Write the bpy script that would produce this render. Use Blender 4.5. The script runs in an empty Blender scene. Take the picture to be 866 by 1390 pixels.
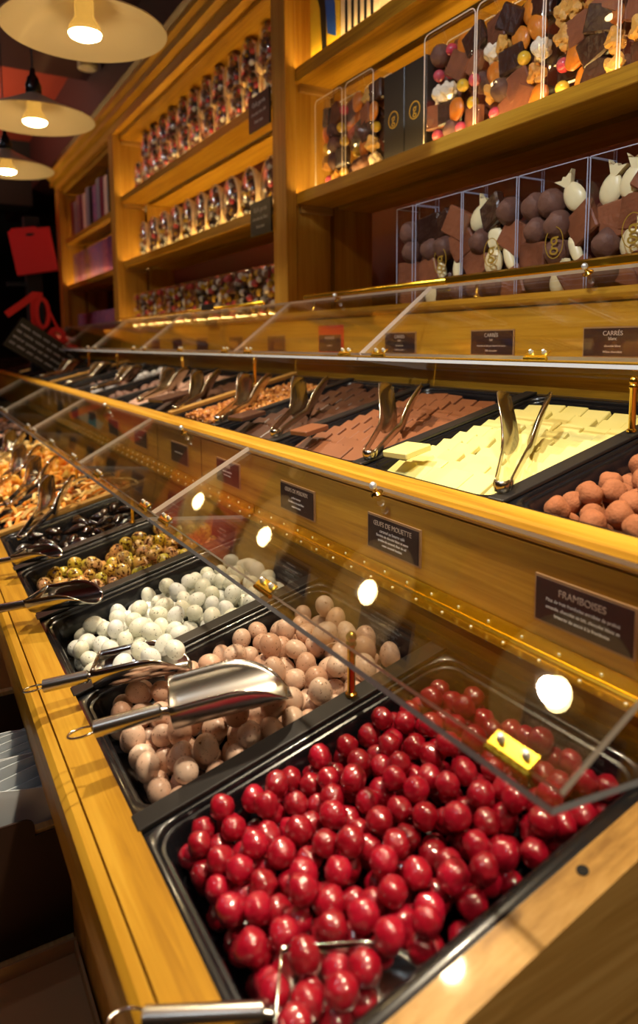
import bpy, bmesh, math, random
import numpy as np
from mathutils import Vector, Matrix
random.seed(7); rng = np.random.default_rng(11)
SC = bpy.context.scene; COL = SC.collection
K = math.tan(math.radians(14)); C14 = math.cos(math.radians(14)); S14 = math.sin(math.radians(14))

# ------------------------------------------------------------------ materials
def mat(name, col=(.5, .5, .5), rough=.5, metal=0., coat=0., spec=.5, trans=0., ior=1.45, emis=None, estr=0., sss=0., alpha=1.):
    m = bpy.data.materials.new(name); m.use_nodes = True
    b = m.node_tree.nodes['Principled BSDF']
    b.inputs['Base Color'].default_value = (*col, 1); b.inputs['Roughness'].default_value = rough
    b.inputs['Metallic'].default_value = metal; b.inputs['Coat Weight'].default_value = coat
    b.inputs['Coat Roughness'].default_value = .045
    b.inputs['Specular IOR Level'].default_value = spec; b.inputs['Transmission Weight'].default_value = trans
    b.inputs['IOR'].default_value = ior
    if sss: b.inputs['Subsurface Weight'].default_value = sss; b.inputs['Subsurface Radius'].default_value = (.01, .006, .004); b.inputs['Subsurface Scale'].default_value = .5
    if emis: b.inputs['Emission Color'].default_value = (*emis, 1); b.inputs['Emission Strength'].default_value = estr
    m['b'] = 1
    return m
def nd(m, t, **kw):
    n = m.node_tree.nodes.new(t)
    for k, v in kw.items(): setattr(n, k, v)
    return n
def lk(m, a, b): m.node_tree.links.new(a, b)
def bs(m): return m.node_tree.nodes['Principled BSDF']
def ramp(m, fac, stops):
    r = nd(m, 'ShaderNodeValToRGB'); e = r.color_ramp.elements
    while len(e) < len(stops): e.new(.5)
    for x, (p, c) in zip(e, stops): x.position = p; x.color = (*c, 1)
    lk(m, fac, r.inputs[0]); return r.outputs[0]
def coords(m, scale=(1, 1, 1), rnd=False):
    t = nd(m, 'ShaderNodeTexCoord'); mp = nd(m, 'ShaderNodeMapping'); mp.inputs['Scale'].default_value = scale
    lk(m, t.outputs['Object'], mp.inputs[0])
    if rnd:
        oi = nd(m, 'ShaderNodeObjectInfo'); vm = nd(m, 'ShaderNodeVectorMath', operation='SCALE'); vm.inputs[0].default_value = (37, 91, 53)
        lk(m, oi.outputs['Random'], vm.inputs['Scale']); lk(m, vm.outputs[0], mp.inputs['Location'])
    return mp.outputs[0]
def noise(m, vec, scale, detail=3, rough=.5, dist=0.):
    n = nd(m, 'ShaderNodeTexNoise'); n.inputs['Scale'].default_value = scale; n.inputs['Detail'].default_value = detail
    n.inputs['Roughness'].default_value = rough; n.inputs['Distortion'].default_value = dist
    lk(m, vec, n.inputs['Vector']); return n.outputs['Fac']
def bump(m, fac, strength, dist):
    b = nd(m, 'ShaderNodeBump'); b.inputs['Strength'].default_value = strength; b.inputs['Distance'].default_value = dist
    lk(m, fac, b.inputs['Height']); lk(m, b.outputs[0], bs(m).inputs['Normal'])
def wood(name, axis, dark, mid, light, rough=.40, coat=.08):
    m = mat(name, mid, rough, coat=coat, spec=.3)
    sc = [150., 150., 150.]; sc[axis] = 5.0
    v = coords(m, sc)
    f1 = noise(m, v, 1., 5, .6, .6)
    sc2 = [16., 16., 16.]; sc2[axis] = 1.2
    f2 = noise(m, coords(m, sc2), 1., 2, .5, 1.2)
    mx = nd(m, 'ShaderNodeMath', operation='ADD'); mx2 = nd(m, 'ShaderNodeMath', operation='MULTIPLY'); mx2.inputs[1].default_value = .5
    lk(m, f1, mx.inputs[0]); lk(m, f2, mx.inputs[1]); lk(m, mx.outputs[0], mx2.inputs[0])
    lk(m, ramp(m, mx2.outputs[0], [(.34, dark), (.5, mid), (.64, light)]), bs(m).inputs['Base Color'])
    bump(m, f1, .06, .002)
    return m
OD, OM, OL = (.27, .120, .009), (.45, .226, .016), (.56, .308, .030)
M = {}
M['oak'] = wood('oak_along', 1, OD, OM, OL)
M['oak_v'] = wood('oak_upright', 2, (.30, .13, .014), (.46, .23, .030), (.56, .31, .05))
M['oak_x'] = wood('oak_across', 0, (.26, .13, .03), (.44, .24, .06), (.54, .32, .10))
M['oak_pale'] = wood('pale_plywood', 1, (.42, .26, .09), (.56, .37, .15), (.64, .44, .2), .55, 0)
M['black'] = mat('black_plastic', (.006, .006, .008), .25, coat=.3)
M['blackmat'] = mat('black_matte', (.008, .007, .007), .8)
M['bar'] = mat('black_bar', (.016, .014, .013), .38)
M['dark_wall'] = mat('dark_paint', (.018, .010, .008), .7)
M['red_wall'] = mat('red_paint', (.085, .006, .005), .6)
M['maroon'] = mat('maroon_paint', (.045, .006, .005), .6)
M['brown_wall'] = mat('brown_paint', (.30, .20, .13), .7)
M['brass_satin'] = mat('satin_brass', (.84, .56, .05), .27, 1.)
M['red_ceil'] = mat('red_ceiling_paint', (.34, .045, .02), .55)
M['floor'] = mat('dark_floor', (.05, .035, .025), .5)
M['brass'] = mat('polished_brass', (.83, .56, .10), .16, 1.)
M['steel'] = mat('polished_steel', (.62, .60, .57), .13, 1.)
M['steel_dull'] = mat('brushed_steel', (.60, .57, .52), .27, 1.)
M['tong'] = mat('tong_steel', (.50, .44, .34), .22, 1.)
M['screw'] = mat('screw_steel', (.75, .77, .80), .42, .8)
def thin_glass(name, tint=(.97, .98, .97), refl=.9, rough=0.02):
    m = bpy.data.materials.new(name); m.use_nodes = True; nt = m.node_tree; nt.nodes.clear()
    o = nt.nodes.new('ShaderNodeOutputMaterial'); mx = nt.nodes.new('ShaderNodeMixShader'); t = nt.nodes.new('ShaderNodeBsdfTransparent')
    g = nt.nodes.new('ShaderNodeBsdfGlossy'); f = nt.nodes.new('ShaderNodeFresnel'); mu = nt.nodes.new('ShaderNodeMath'); mu.operation = 'MULTIPLY'
    mu.inputs[1].default_value = refl; f.inputs[0].default_value = 1.49; t.inputs[0].default_value = (*tint, 1); g.inputs['Roughness'].default_value = rough
    g.inputs[0].default_value = (1, 1, 1, 1)
    ge = nt.nodes.new('ShaderNodeNewGeometry'); io = nt.nodes.new('ShaderNodeMapRange'); io.inputs['To Min'].default_value = 1.49; io.inputs['To Max'].default_value = 1 / 1.49
    nt.links.new(ge.outputs['Backfacing'], io.inputs['Value']); nt.links.new(io.outputs[0], f.inputs[0])
    nt.links.new(f.outputs[0], mu.inputs[0]); nt.links.new(mu.outputs[0], mx.inputs[0]); nt.links.new(t.outputs[0], mx.inputs[1]); nt.links.new(g.outputs[0], mx.inputs[2]); nt.links.new(mx.outputs[0], o.inputs[0])
    return m
M['acrylic'] = thin_glass('clear_acrylic', (.93, .925, .91), 1.0, .015)
M['clearbox'] = thin_glass('clear_box_plastic', (.96, .96, .98), .9, .03)
M['film'] = thin_glass('crinkled_clear_film', (.95, .95, .96), 2.2, .12)
M['edge'] = mat('cut_acrylic_edge', (.80, .70, .60), .4, spec=.6)
M['edge_grey'] = mat('cut_acrylic_edge_grey', (.42, .44, .48), .4, spec=.6)
M['box_edge'] = mat('folded_box_edge', (.42, .46, .62), .3, spec=.8)
M['sign'] = mat('aubergine_card', (.018, .007, .012), .45, coat=.2)
M['holder'] = mat('clear_holder_edge', (.34, .20, .10), .3)
M['text'] = mat('cream_print', (.55, .45, .38), .6)
M['textw'] = mat('white_print', (.62, .62, .66), .6)
M['gold'] = mat('gold_print', (.62, .40, .06), .35, .6)
M['redcard'] = mat('red_card', (.55, .012, .010), .5)
M['redbag'] = mat('red_paper', (.62, .006, .008), .6)
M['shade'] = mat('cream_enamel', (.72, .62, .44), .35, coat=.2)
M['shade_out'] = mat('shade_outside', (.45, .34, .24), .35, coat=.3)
M['bulb'] = mat('lit_bulb_face', (1, .9, .7), .3, emis=(1, .70, .30), estr=30)
M['bulbneck'] = mat('bulb_neck', (.75, .62, .36), .18, .7, emis=(1, .55, .10), estr=.22)
M['led'] = mat('led_strip', (1, .8, .4), .4, emis=(1, .68, .22), estr=17)
M['spotface'] = mat('spot_face', (1, 1, 1), .3, emis=(.8, .9, 1), estr=60)
M['kraft'] = mat('kraft_board', (.42, .26, .12), .8)
M['carton'] = mat('chocolate_brown_card', (.030, .012, .008), .5)
M['bag'] = mat('clear_plastic_bags', (.78, .84, .90), .25, trans=.35, ior=1.2)
# candies
def candy(name, stops, nscale, rough, coat=0., bstr=0., bscale=200, speck=None, sth=.66, sscale=260, hue=True, metal=0, sss=0):
    m = mat(name, stops[0], rough, coat=coat, metal=metal, sss=sss)
    oi = nd(m, 'ShaderNodeObjectInfo')
    v = coords(m, (1, 1, 1), True)
    n = noise(m, v, nscale, 2)
    a = nd(m, 'ShaderNodeMath', operation='ADD'); lk(m, oi.outputs['Random'], a.inputs[0]); lk(m, n, a.inputs[1])
    h = nd(m, 'ShaderNodeMath', operation='MULTIPLY'); h.inputs[1].default_value = .5; lk(m, a.outputs[0], h.inputs[0])
    k = len(stops); c = ramp(m, h.outputs[0], [(.22 + .56 * i / max(1, k - 1), s) for i, s in enumerate(stops)])
    if speck:
        s = noise(m, v, sscale, 3, .6)
        r = ramp(m, s, [(sth, (0, 0, 0)), (sth + .025, (1, 1, 1))])
        mx = nd(m, 'ShaderNodeMix', data_type='RGBA'); lk(m, r, mx.inputs[0]); lk(m, c, mx.inputs[6]); mx.inputs[7].default_value = (*speck, 1); c = mx.outputs[2]
    lk(m, c, bs(m).inputs['Base Color'])
    if bstr: bump(m, noise(m, v, bscale, 2), bstr, .003)
    return m
M['rasp'] = candy('raspberry_glaze', [(.26, .0015, .010), (.34, .002, .016), (.42, .004, .026)], 60, .38, 1., .22, 260)
bs(M['rasp']).inputs['Coat Roughness'].default_value = .13; bs(M['rasp']).inputs['Coat IOR'].default_value = 1.7
M['pink_egg'] = candy('pink_egg_shell', [(.62, .36, .24), (.72, .47, .34), (.80, .60, .47)], 30, .33, .35, .08, 200, (.20, .075, .03), .63, 330)
M['white_egg'] = candy('white_egg_shell', [(.80, .83, .85), (.78, .77, .62), (.82, .83, .74), (.86, .87, .88)], 10, .36, .3, .08, 200, (.12, .11, .07), .645, 330)
M['olive_egg'] = candy('olive_egg_shell', [(.50, .32, .020), (.58, .27, .09), (.52, .42, .03), (.64, .33, .17), (.44, .38, .03)], 20, .22, .6, .06, 200, (.07, .02, .005), .53, 190)
M['dark_shell'] = candy('dark_glossy_chocolate', [(.008, .004, .003), (.02, .009, .005), (.014, .006, .004)], 60, .14, .7, .3, 160)
M['peel_o'] = candy('orange_peel', [(.72, .16, .008), (.80, .26, .02), (.85, .38, .05)], 60, .35, .3, .3, 200)
M['peel_y'] = candy('almond_slice', [(.80, .50, .12), (.85, .62, .25), (.80, .42, .06)], 60, .45, .1, .3, 200)
M['nugget_o'] = candy('orange_nugget', [(.80, .34, .02), (.86, .48, .07), (.76, .24, .012), (.86, .58, .14)], 60, .4, .3, .5, 150)
M['truffle'] = candy('cocoa_dust', [(.27, .085, .028), (.34, .115, .042), (.30, .095, .03)], 80, .85, 0, .35, 300)
M['white_choc'] = candy('white_chocolate', [(.74, .63, .20), (.79, .69, .25), (.76, .65, .22)], 20, .38, .15)
M['milk_choc'] = candy('milk_chocolate', [(.20, .068, .026), (.235, .082, .032), (.215, .075, .03)], 20, .42, .1)
M['dark_choc'] = candy('dark_chocolate', [(.055, .020, .010), (.07, .027, .014), (.062, .023, .012)], 20, .38, .15)
M['pale_choc'] = candy('cocoa_dusted_chocolate', [(.34, .19, .13), (.42, .25, .18), (.30, .16, .11)], 20, .6)
M['caramel'] = candy('caramel_nut', [(.34, .10, .02), (.50, .19, .035), (.58, .28, .08), (.24, .06, .015)], 60, .3, .4, .3, 150)
M['slab'] = candy('milk_slab', [(.22, .072, .028), (.27, .09, .036), (.15, .048, .02)], 40, .5, .1, .8, 90)
M['dark_slab'] = candy('dark_slab', [(.035, .012, .007), (.05, .018, .010), (.03, .01, .006)], 40, .32, .3, .9, 90)
M['ball_brown'] = candy('cocoa_ball', [(.12, .054, .036), (.17, .078, .052), (.09, .04, .028)], 60, .65, 0, .4, 220)
M['fish'] = candy('ivory_chocolate', [(.84, .74, .42), (.88, .78, .46), (.80, .68, .36)], 60, .35, .2, .2, 120)
M['walnut'] = candy('walnut', [(.62, .30, .05), (.72, .42, .10), (.50, .20, .03)], 120, .55, 0, 1., 140)
M['apricot'] = candy('dried_apricot', [(.55, .15, .012), (.66, .22, .02), (.42, .10, .01)], 60, .35, .3, .4, 100)
M['meringue'] = candy('puffed_white_cluster', [(.75, .62, .42), (.82, .72, .54), (.68, .54, .34)], 90, .7, 0, 1., 160)
M['pinkball'] = candy('pink_ball', [(.50, .03, .05), (.60, .10, .12), (.55, .05, .08)], 60, .25, .5)
M['goldball'] = candy('gold_ball', [(.62, .36, .02), (.72, .46, .04), (.60, .40, .04)], 60, .22, .5)
M['pearl'] = candy('silver_white_ball', [(.6, .6, .64), (.72, .72, .75), (.55, .55, .6)], 60, .25, .4)
M['cone'] = mat('cream_shell', (.80, .62, .40), .45, sss=.2)
M['yellow_print'] = candy('yellow_print', [(.80, .52, .02), (.86, .62, .05), (.78, .46, .02)], 25, .4)
M['blue_print'] = mat('blue_print', (.02, .10, .55), .4)
M['cream_card'] = mat('cream_card', (.80, .66, .48), .5)
M['pink_card'] = candy('pink_purple_wrap', [(.10, .04, .16), (.30, .07, .16), (.50, .22, .34), (.20, .10, .34), (.52, .30, .10)], 45, .3, .4, .4, 120)
M['grey_card'] = mat('grey_card', (.28, .29, .32), .35)
M['wine_card'] = mat('wine_card', (.20, .02, .04), .4)
M['yellowbar'] = candy('pistachio_bar', [(.62, .58, .12), (.70, .66, .22), (.55, .50, .08)], 60, .5)
M['cookie'] = candy('nut_cookie', [(.38, .20, .05), (.50, .30, .09), (.12, .05, .02), (.60, .40, .02)], 90, .5, .2, .8, 90)
M['teal'] = mat('teal_light', (.02, .3, .3), .4, emis=(.02, .35, .35), estr=.06)
M['redlamp'] = mat('red_pilot', (.9, .05, .02), .3, emis=(1, .05, .01), estr=3.)

# ------------------------------------------------------------------ builder
class B:
    def __init__(s): s.bm = bmesh.new(); s.mi = 0
    def _v(s, pts, Mx): return [s.bm.verts.new(Mx @ Vector(p) if Mx else Vector(p)) for p in pts]
    def face(s, vs, mi=None):
        try: f = s.bm.faces.new(vs)
        except ValueError: return None
        f.material_index = s.mi if mi is None else mi; return f
    def box(s, a, b, Mx=None, bev=0., mi=None, seg=2):
        x0, y0, z0 = a; x1, y1, z1 = b
        vs = s._v([(x0, y0, z0), (x1, y0, z0), (x1, y1, z0), (x0, y1, z0), (x0, y0, z1), (x1, y0, z1), (x1, y1, z1), (x0, y1, z1)], Mx)
        fs = [s.face([vs[i] for i in q], mi) for q in ((3, 2, 1, 0), (4, 5, 6, 7), (0, 1, 5, 4), (1, 2, 6, 5), (2, 3, 7, 6), (3, 0, 4, 7))]
        if bev:
            es = list({e for f in fs for e in f.edges})
            r = bmesh.ops.bevel(s.bm, geom=es, offset=bev, segments=seg, profile=.5, affect='EDGES', clamp_overlap=True)
            m_ = s.mi if mi is None else mi
            for f in r['faces']: f.material_index = m_
        return s
    def rings(s, rs, closed=True, cap0=True, cap1=True, Mx=None, mi=None):
        L = [s._v(r, Mx) for r in rs]; n = len(L[0])
        for a, b in zip(L, L[1:]):
            for i in range(n if closed else n - 1):
                j = (i + 1) % n; s.face([a[i], a[j], b[j], b[i]], mi)
        if cap0 and closed: s.face(list(reversed(L[0])), mi)
        if cap1 and closed: s.face(L[-1], mi)
        return s
    def cyl(s, p, q, r, r2=None, n=14, cap=True, mi=None):
        p = Vector(p); q = Vector(q); d = (q - p).normalized(); r2 = r if r2 is None else r2
        a = d.orthogonal().normalized(); b = d.cross(a)
        c = [(math.cos(2 * math.pi * i / n), math.sin(2 * math.pi * i / n)) for i in range(n)]
        return s.rings([[p + r * (x * a + y * b) for x, y in c], [q + r2 * (x * a + y * b) for x, y in c]], True, cap, cap, None, mi)
    def lathe(s, prof, c=(0, 0, 0), n=32, Mx=None, mi=None, cap=False):
        rs = [[(c[0] + max(r, 1e-4) * math.cos(2 * math.pi * i / n), c[1] + max(r, 1e-4) * math.sin(2 * math.pi * i / n), c[2] + z) for i in range(n)] for r, z in prof]
        return s.rings(rs, True, cap, cap, Mx, mi)
    def tube(s, pts, r, n=8, loop=False, mi=None):
        pts = [Vector(p) for p in pts]; N = len(pts); rs = []
        for i, p in enumerate(pts):
            d = (pts[(i + 1) % N] - pts[i - 1]) if loop else (pts[min(i + 1, N - 1)] - pts[max(i - 1, 0)])
            d.normalize()
            a = d.cross(Vector((0, 0, 1))); a = a.normalized() if a.length > .1 else d.cross(Vector((1, 0, 0))).normalized()
            b = d.cross(a); rs.append([p + r * (math.cos(2 * math.pi * k / n) * a + math.sin(2 * math.pi * k / n) * b) for k in range(n)])
        if loop: rs.append(rs[0])
        return s.rings(rs, True, not loop, not loop, None, mi)
    def ball(s, c, r, sc=(1, 1, 1), n=16, m=10, Mx=None, egg=0., mi=None):
        rs = []
        for j in range(1, m):
            t = math.pi * j / m; z = -math.cos(t); w = math.sin(t) * (1 - egg * z)
            rs.append([(c[0] + r * sc[0] * w * math.cos(2 * math.pi * i / n), c[1] + r * sc[1] * w * math.sin(2 * math.pi * i / n), c[2] + r * sc[2] * z) for i in range(n)])
        return s.rings(rs, True, True, True, Mx, mi)
    def prism(s, poly, y0, y1, mi=None, ax='y'):
        if ax == 'y': f = lambda p, y: (p[0], y, p[1])
        elif ax == 'x': f = lambda p, y: (y, p[0], p[1])
        else: f = lambda p, y: (p[0], p[1], y)
        return s.rings([[f(p, y0) for p in poly], [f(p, y1) for p in poly]], True, True, True, None, mi)
    def wobble(s, amp, fr, seed=0):
        from mathutils import noise as nz
        for v in s.bm.verts:
            k = nz.noise(v.co * fr + Vector((seed * 3.1, seed * 1.7, 0))); l = v.co.length or 1
            v.co += v.co / l * k * amp
        return s
    def build(s, name, mats, parent=None, smooth=False, M4=None):
        me = bpy.data.meshes.new(name); bmesh.ops.remove_doubles(s.bm, verts=s.bm.verts, dist=1e-6)
        bmesh.ops.recalc_face_normals(s.bm, faces=s.bm.faces); s.bm.to_mesh(me); s.bm.free()
        for x in (mats if isinstance(mats, (list, tuple)) else [mats]): me.materials.append(x)
        if smooth:
            me.polygons.foreach_set('use_smooth', [True] * len(me.polygons))
            try: me.set_sharp_from_angle(angle=math.radians(smooth if smooth is not True else 180))
            except Exception: pass
        o = bpy.data.objects.new(name, me); COL.objects.link(o)
        if parent: o.parent = parent
        if M4: o.matrix_world = M4
        return o
def tag(o, label=None, cat=None, group=None, kind=None):
    if label: o['label'] = label
    if cat: o['category'] = cat
    if group: o['group'] = group
    if kind: o['kind'] = kind
    return o
def empty(name, loc=(0, 0, 0), M4=None):
    o = bpy.data.objects.new(name, None); o.empty_display_size = .05; COL.objects.link(o)
    if M4 is not None: o.matrix_world = M4
    else: o.location = loc
    return o
def copy_tree(o, parent=None):
    c = o.copy(); COL.objects.link(c)
    if parent: c.parent = parent
    for ch in list(o.children): copy_tree(ch, c)
    return c
def struct(b, name, m, **k): return tag(b.build(name, m, **k), kind='structure')
def text(s, size, m, parent, M4, name='lettering', ext=.0002, align='CENTER'):
    cu = bpy.data.curves.new(name, 'FONT'); cu.body = s; cu.size = size; cu.align_x = align; cu.align_y = 'CENTER'; cu.extrude = ext
    o = bpy.data.objects.new(name, cu); COL.objects.link(o); TXT.append((o, s, m, parent, M4, name)); return o
TXT = []
def finish_text():
    bpy.context.view_layer.update(); dg = bpy.context.evaluated_depsgraph_get()
    for o, s, m, parent, M4, name in TXT:
        me = bpy.data.meshes.new_from_object(o.evaluated_get(dg)); me.name = name
        me.materials.clear(); me.materials.append(m)
        q = bpy.data.objects.new(name, me); COL.objects.link(q); q.parent = parent; q.matrix_local = M4
        bpy.data.objects.remove(o)
def basis(o, x, y, z): return Matrix(((x[0], y[0], z[0], o[0]), (x[1], y[1], z[1], o[1]), (x[2], y[2], z[2], o[2]), (0, 0, 0, 1)))
FACE = lambda x, y, z: basis((x, y, z), (0, -1, 0), (0, 0, 1), (-1, 0, 0))   # readable from the room side (-X)

P = .2688
YB = [[.2987 + P * k for k in range(24)], [.2687 + P * k for k in range(24)]]
X0 = [.1425, .53]; Z0 = [.8811, 1.1275]
def TM(t, k):  # tray frame: u up the slope, v along the counter, n off the surface
    return basis((X0[t], YB[t][k], Z0[t]), (C14, 0, S14), (0, 1, 0), (-S14, 0, C14))
NL, NU = 15, 18

# ------------------------------------------------------------------ room
struct(B().box((-3.2, -2.2, -.05), (3.2, 7.2, 0)), 'floor', M['floor'])
struct(B().box((-3.2, -2.2, 2.75), (3.2, 7.2, 2.85)), 'ceiling', M['red_ceil'])
struct(B().box((-3.3, -2.2, 0), (-3.2, 7.2, 2.75)), 'wall_left', M['brown_wall'])
struct(B().box((-3.2, 7.2, 0), (3.2, 7.3, 2.75)), 'wall_back', M['blackmat'])
struct(B().box((-3.2, -2.3, 0), (3.2, -2.2, 2.75)), 'wall_front', M['brown_wall'])
struct(B().box((1.55, -2.2, 0), (1.65, 7.2, 2.75)), 'wall_right', M['red_wall'])
struct(B().box((.86, -2.2, 2.42), (1.55, 7.2, 2.75)), 'ceiling_bulkhead', M['maroon'])
struct(B().box((-3.2, 2.15, 2.60), (.86, 3.75, 2.75)), 'ceiling_beam', M['maroon'])
struct(B().box((-3.2, 5.6, 2.3), (.86, 5.9, 2.75)), 'ceiling_beam_far', M['dark_wall'])

# ------------------------------------------------------------------ counter
ctr = tag(empty('display_counter', (.5, 2.5, 0)), 'two-tiered oak sweets counter running along the shelves', 'counter')
def cpart(b, name, m, smooth=False):
    o = b.build(name, m, smooth=smooth); o.parent = ctr; o.matrix_parent_inverse = ctr.matrix_world.inverted() if False else Matrix.Translation((-.5, -2.5, 0)); return o
YN, YF = -.6, 5.3
def prof(x0, x1, ztop, h, r):   # board with rounded front top edge, profile in X,Z
    pts = []
    for i in range(7):
        a = math.pi - i * math.pi / 12; pts.append((x0 + r + r * math.cos(a), ztop - r + r * math.sin(a)))
    return pts + [(x1, ztop), (x1, ztop - h), (x0, ztop - h)]
# sloped rail, with a narrow groove and a rounded front moulding
rail = B()
K2 = K
def railz(x): return .8811 + K2 * (x - .1425) + .004
YE = .262   # near end of the counter
rail.prism([(.112, railz(.112)), (.1445, railz(.1445)), (.1445, .80), (.112, .80)], YE, YF)
rail.prism([(.0995, .80), (.0945, .835), (.0945, .858), (.097, .868), (.1025, .8735), (.1105, railz(.1105) - .0015), (.1105, .80)], YE, YF)
rail_o = cpart(rail, 'front_rail', M['oak'])
cpart(B().box((.125, .30, .02), (.140, YF, .80)), 'front_panel', M['oak_v'])
eb = B()
eb.prism([(.112, railz(.112)), (.49, railz(.49)), (.49, railz(.49) - .02), (.112, railz(.112) - .02)], YE + .006, .2975)
eb.prism([(.112, .80), (.112, railz(.112) - .02), (.49, railz(.49) - .02), (.49, .80)], .272, .296)
endo = cpart(eb, 'end_board', M['oak_x'])
cpart(B().box((.14, .276, .02), (.875, .292, .80)), 'end_panel', M['oak_v'])
cpart(B().lathe([(.0042, -.0002), (.0042, .0006), (0, .0006)], n=16, Mx=basis((.372, .287, railz(.372) + .0003), (C14, 0, S14), (0, 1, 0), (-S14, 0, C14))), 'screw_hole', M['blackmat'])
cpart(B().box((.145, .30, .70), (.495, YF, .71)), 'tray_deck', M['blackmat'])
cpart(B().prism([(.145, .80), (.4995, .89), (.4995, .87), (.145, .78)], .30, YF), 'lower_bed', M['blackmat'])
cpart(B().prism([(.482, .9635), (.4995, .968), (.4995, .90), (.482, .90)], .30, YF), 'black_back_strip', M['blackmat'])
# middle panel carrying the lower labels and its nosing
mp = B(); mp.box((.500, YE, .70), (.525, YF, 1.108))
cpart(mp, 'label_panel', M['oak'])
ns = B()
ns.prism([(.4985, 1.1105), (.4955, 1.1145), (.4955, 1.1215), (.498, 1.1265), (.503, 1.1285), (.5175, 1.1285), (.5175, 1.1105)], YE, YF)
ns.prism([(.5185, 1.1278), (.531, 1.1305), (.533, 1.1285), (.533, 1.10), (.5185, 1.10)], YE, YF)
cpart(ns, 'nosing', M['oak'])
cpart(B().prism([(.533, 1.04), (.875, 1.125), (.875, 1.105), (.533, 1.02)], .27, YF), 'upper_bed', M['blackmat'])
cpart(B().prism([(.868, 1.2105), (.8795, 1.2135), (.8795, 1.12), (.868, 1.12)], .27, YF), 'black_back_strip', M['blackmat'])
cpart(B().box((.880, YE, .70), (.905, YF, 1.354)), 'label_panel', M['oak'])
cpart(B().box((.533, YE, .70), (.88, YE + .02, 1.04)), 'end_panel', M['oak_v'])
bn = B()
bn.prism([(.879, 1.357), (.8735, 1.3605), (.871, 1.366), (.8725, 1.372), (.877, 1.376), (1.33, 1.376), (1.33, 1.357)], YE - .5, YF)
cpart(bn, 'base_shelf', M['oak'])
# joint lines on panels
for t, x, z0, z1 in ((0, .4998, 1.012, 1.108),):
    for y in (1.33, 1.62, 2.9, 4.1): cpart(B().box((x - .0004, y, z0), (x + .001, y + .0014, z1)), 'panel_joint', M['bar'])

# ledge in front of the counter with cartons
lg = B().box((-.42, .0, .585), (.124, 4.2, .605)); lg.box((-.42, .0, .02), (-.40, 4.2, .585)); lg.box((-.40, 0, .02), (.124, .02, .585))
lgo = lg.build('packing_ledge', M['oak_pale']); tag(lgo, 'pale wooden ledge below the counter rail that carries the cartons', 'ledge')

# ------------------------------------------------------------------ trays
def rrect(x0, y0, x1, y1, r, z, n=5):
    pts = []
    for cx, cy, a0 in ((x1 - r, y1 - r, 0), (x0 + r, y1 - r, 90), (x0 + r, y0 + r, 180), (x1 - r, y0 + r, 270)):
        for i in range(n + 1):
            a = math.radians(a0 + 90 * i / n); pts.append((cx + r * math.cos(a), cy + r * math.sin(a), z))
    return pts
TL, TW, DEP = .355, P - .0012, .046
def tray_mesh(name):
    b = B(); W = TW
    b.rings([rrect(.012, .016, TL - .012, W - .016, .02, -DEP - .003), rrect(.009, .013, TL - .009, W - .013, .022, -.004), rrect(0, 0, TL, W, .004, -.003), rrect(0, 0, TL, W, .004, -.0005), rrect(.001, .001, TL - .001, W - .001, .004, 0),
             rrect(.009, .012, TL - .009, W - .012, .026, 0), rrect(.0105, .0135, TL - .0105, W - .0135, .025, -.0012), rrect(.0115, .0145, TL - .0115, W - .0145, .025, -.0055), rrect(.0145, .0175, TL - .0145, W - .0175, .023, -.0062),
             rrect(.0160, .019, TL - .0160, W - .019, .022, -.0085), rrect(.020, .023, TL - .020, W - .023, .02, -DEP + .004), rrect(.025, .028, TL - .025, W - .028, .016, -DEP)], True, True, True)
    return b.build(name, M['black'], smooth=40)
U0c, U1c, V0c, V1c = .021, TL - .021, .024, TW - .024
trayp = tray_mesh('display_tray')
LN = ['heaped with glossy dark red raspberry balls', 'of speckled pinkish beige eggs', 'of white and ivory speckled eggs', 'of olive, tan and brown speckled eggs', 'of curled black glossy chocolates',
      'of orange and pale yellow strips', 'of small orange and golden pieces', 'of deep orange nuggets', 'of yellow candied pieces beside dark sweets', 'of dark chocolate shells', 'of pale beige pieces', 'of dark brown balls', 'of milk chocolate lumps', 'of golden pieces', 'of dark lumps at the far end']
UN = ['of round cocoa-dusted truffles', 'of overlapping white chocolate squares', 'of overlapping milk chocolate squares', 'of overlapping dark brown chocolate squares', 'of golden brown caramelised nuts', 'of flat dark chocolate tablets', 'of pale pinkish brown slabs',
      'of dull brown balls', 'of white balls beside dark brown balls', 'of grey brown pieces', 'of dark chocolate lumps', 'of rust orange strips', 'of brown truffles far along', 'of small dark lumps', 'of orange brown nuggets', 'of pale yellow green bars', 'of dark sweets by the black sign', 'of brown sweets at the far end']
for t, n, names in ((0, NL, LN), (1, NU, UN)):
    for k in range(n):
        o = trayp if (t, k) == (0, 0) else trayp.copy()
        if o is not trayp: COL.objects.link(o)
        o.matrix_world = TM(t, k) @ Matrix.Translation((0, .0006, 0))
        tag(o, 'black plastic tray %s, %s tier' % (names[k], ('lower', 'upper')[t]), 'tray', 'black display trays')
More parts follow.
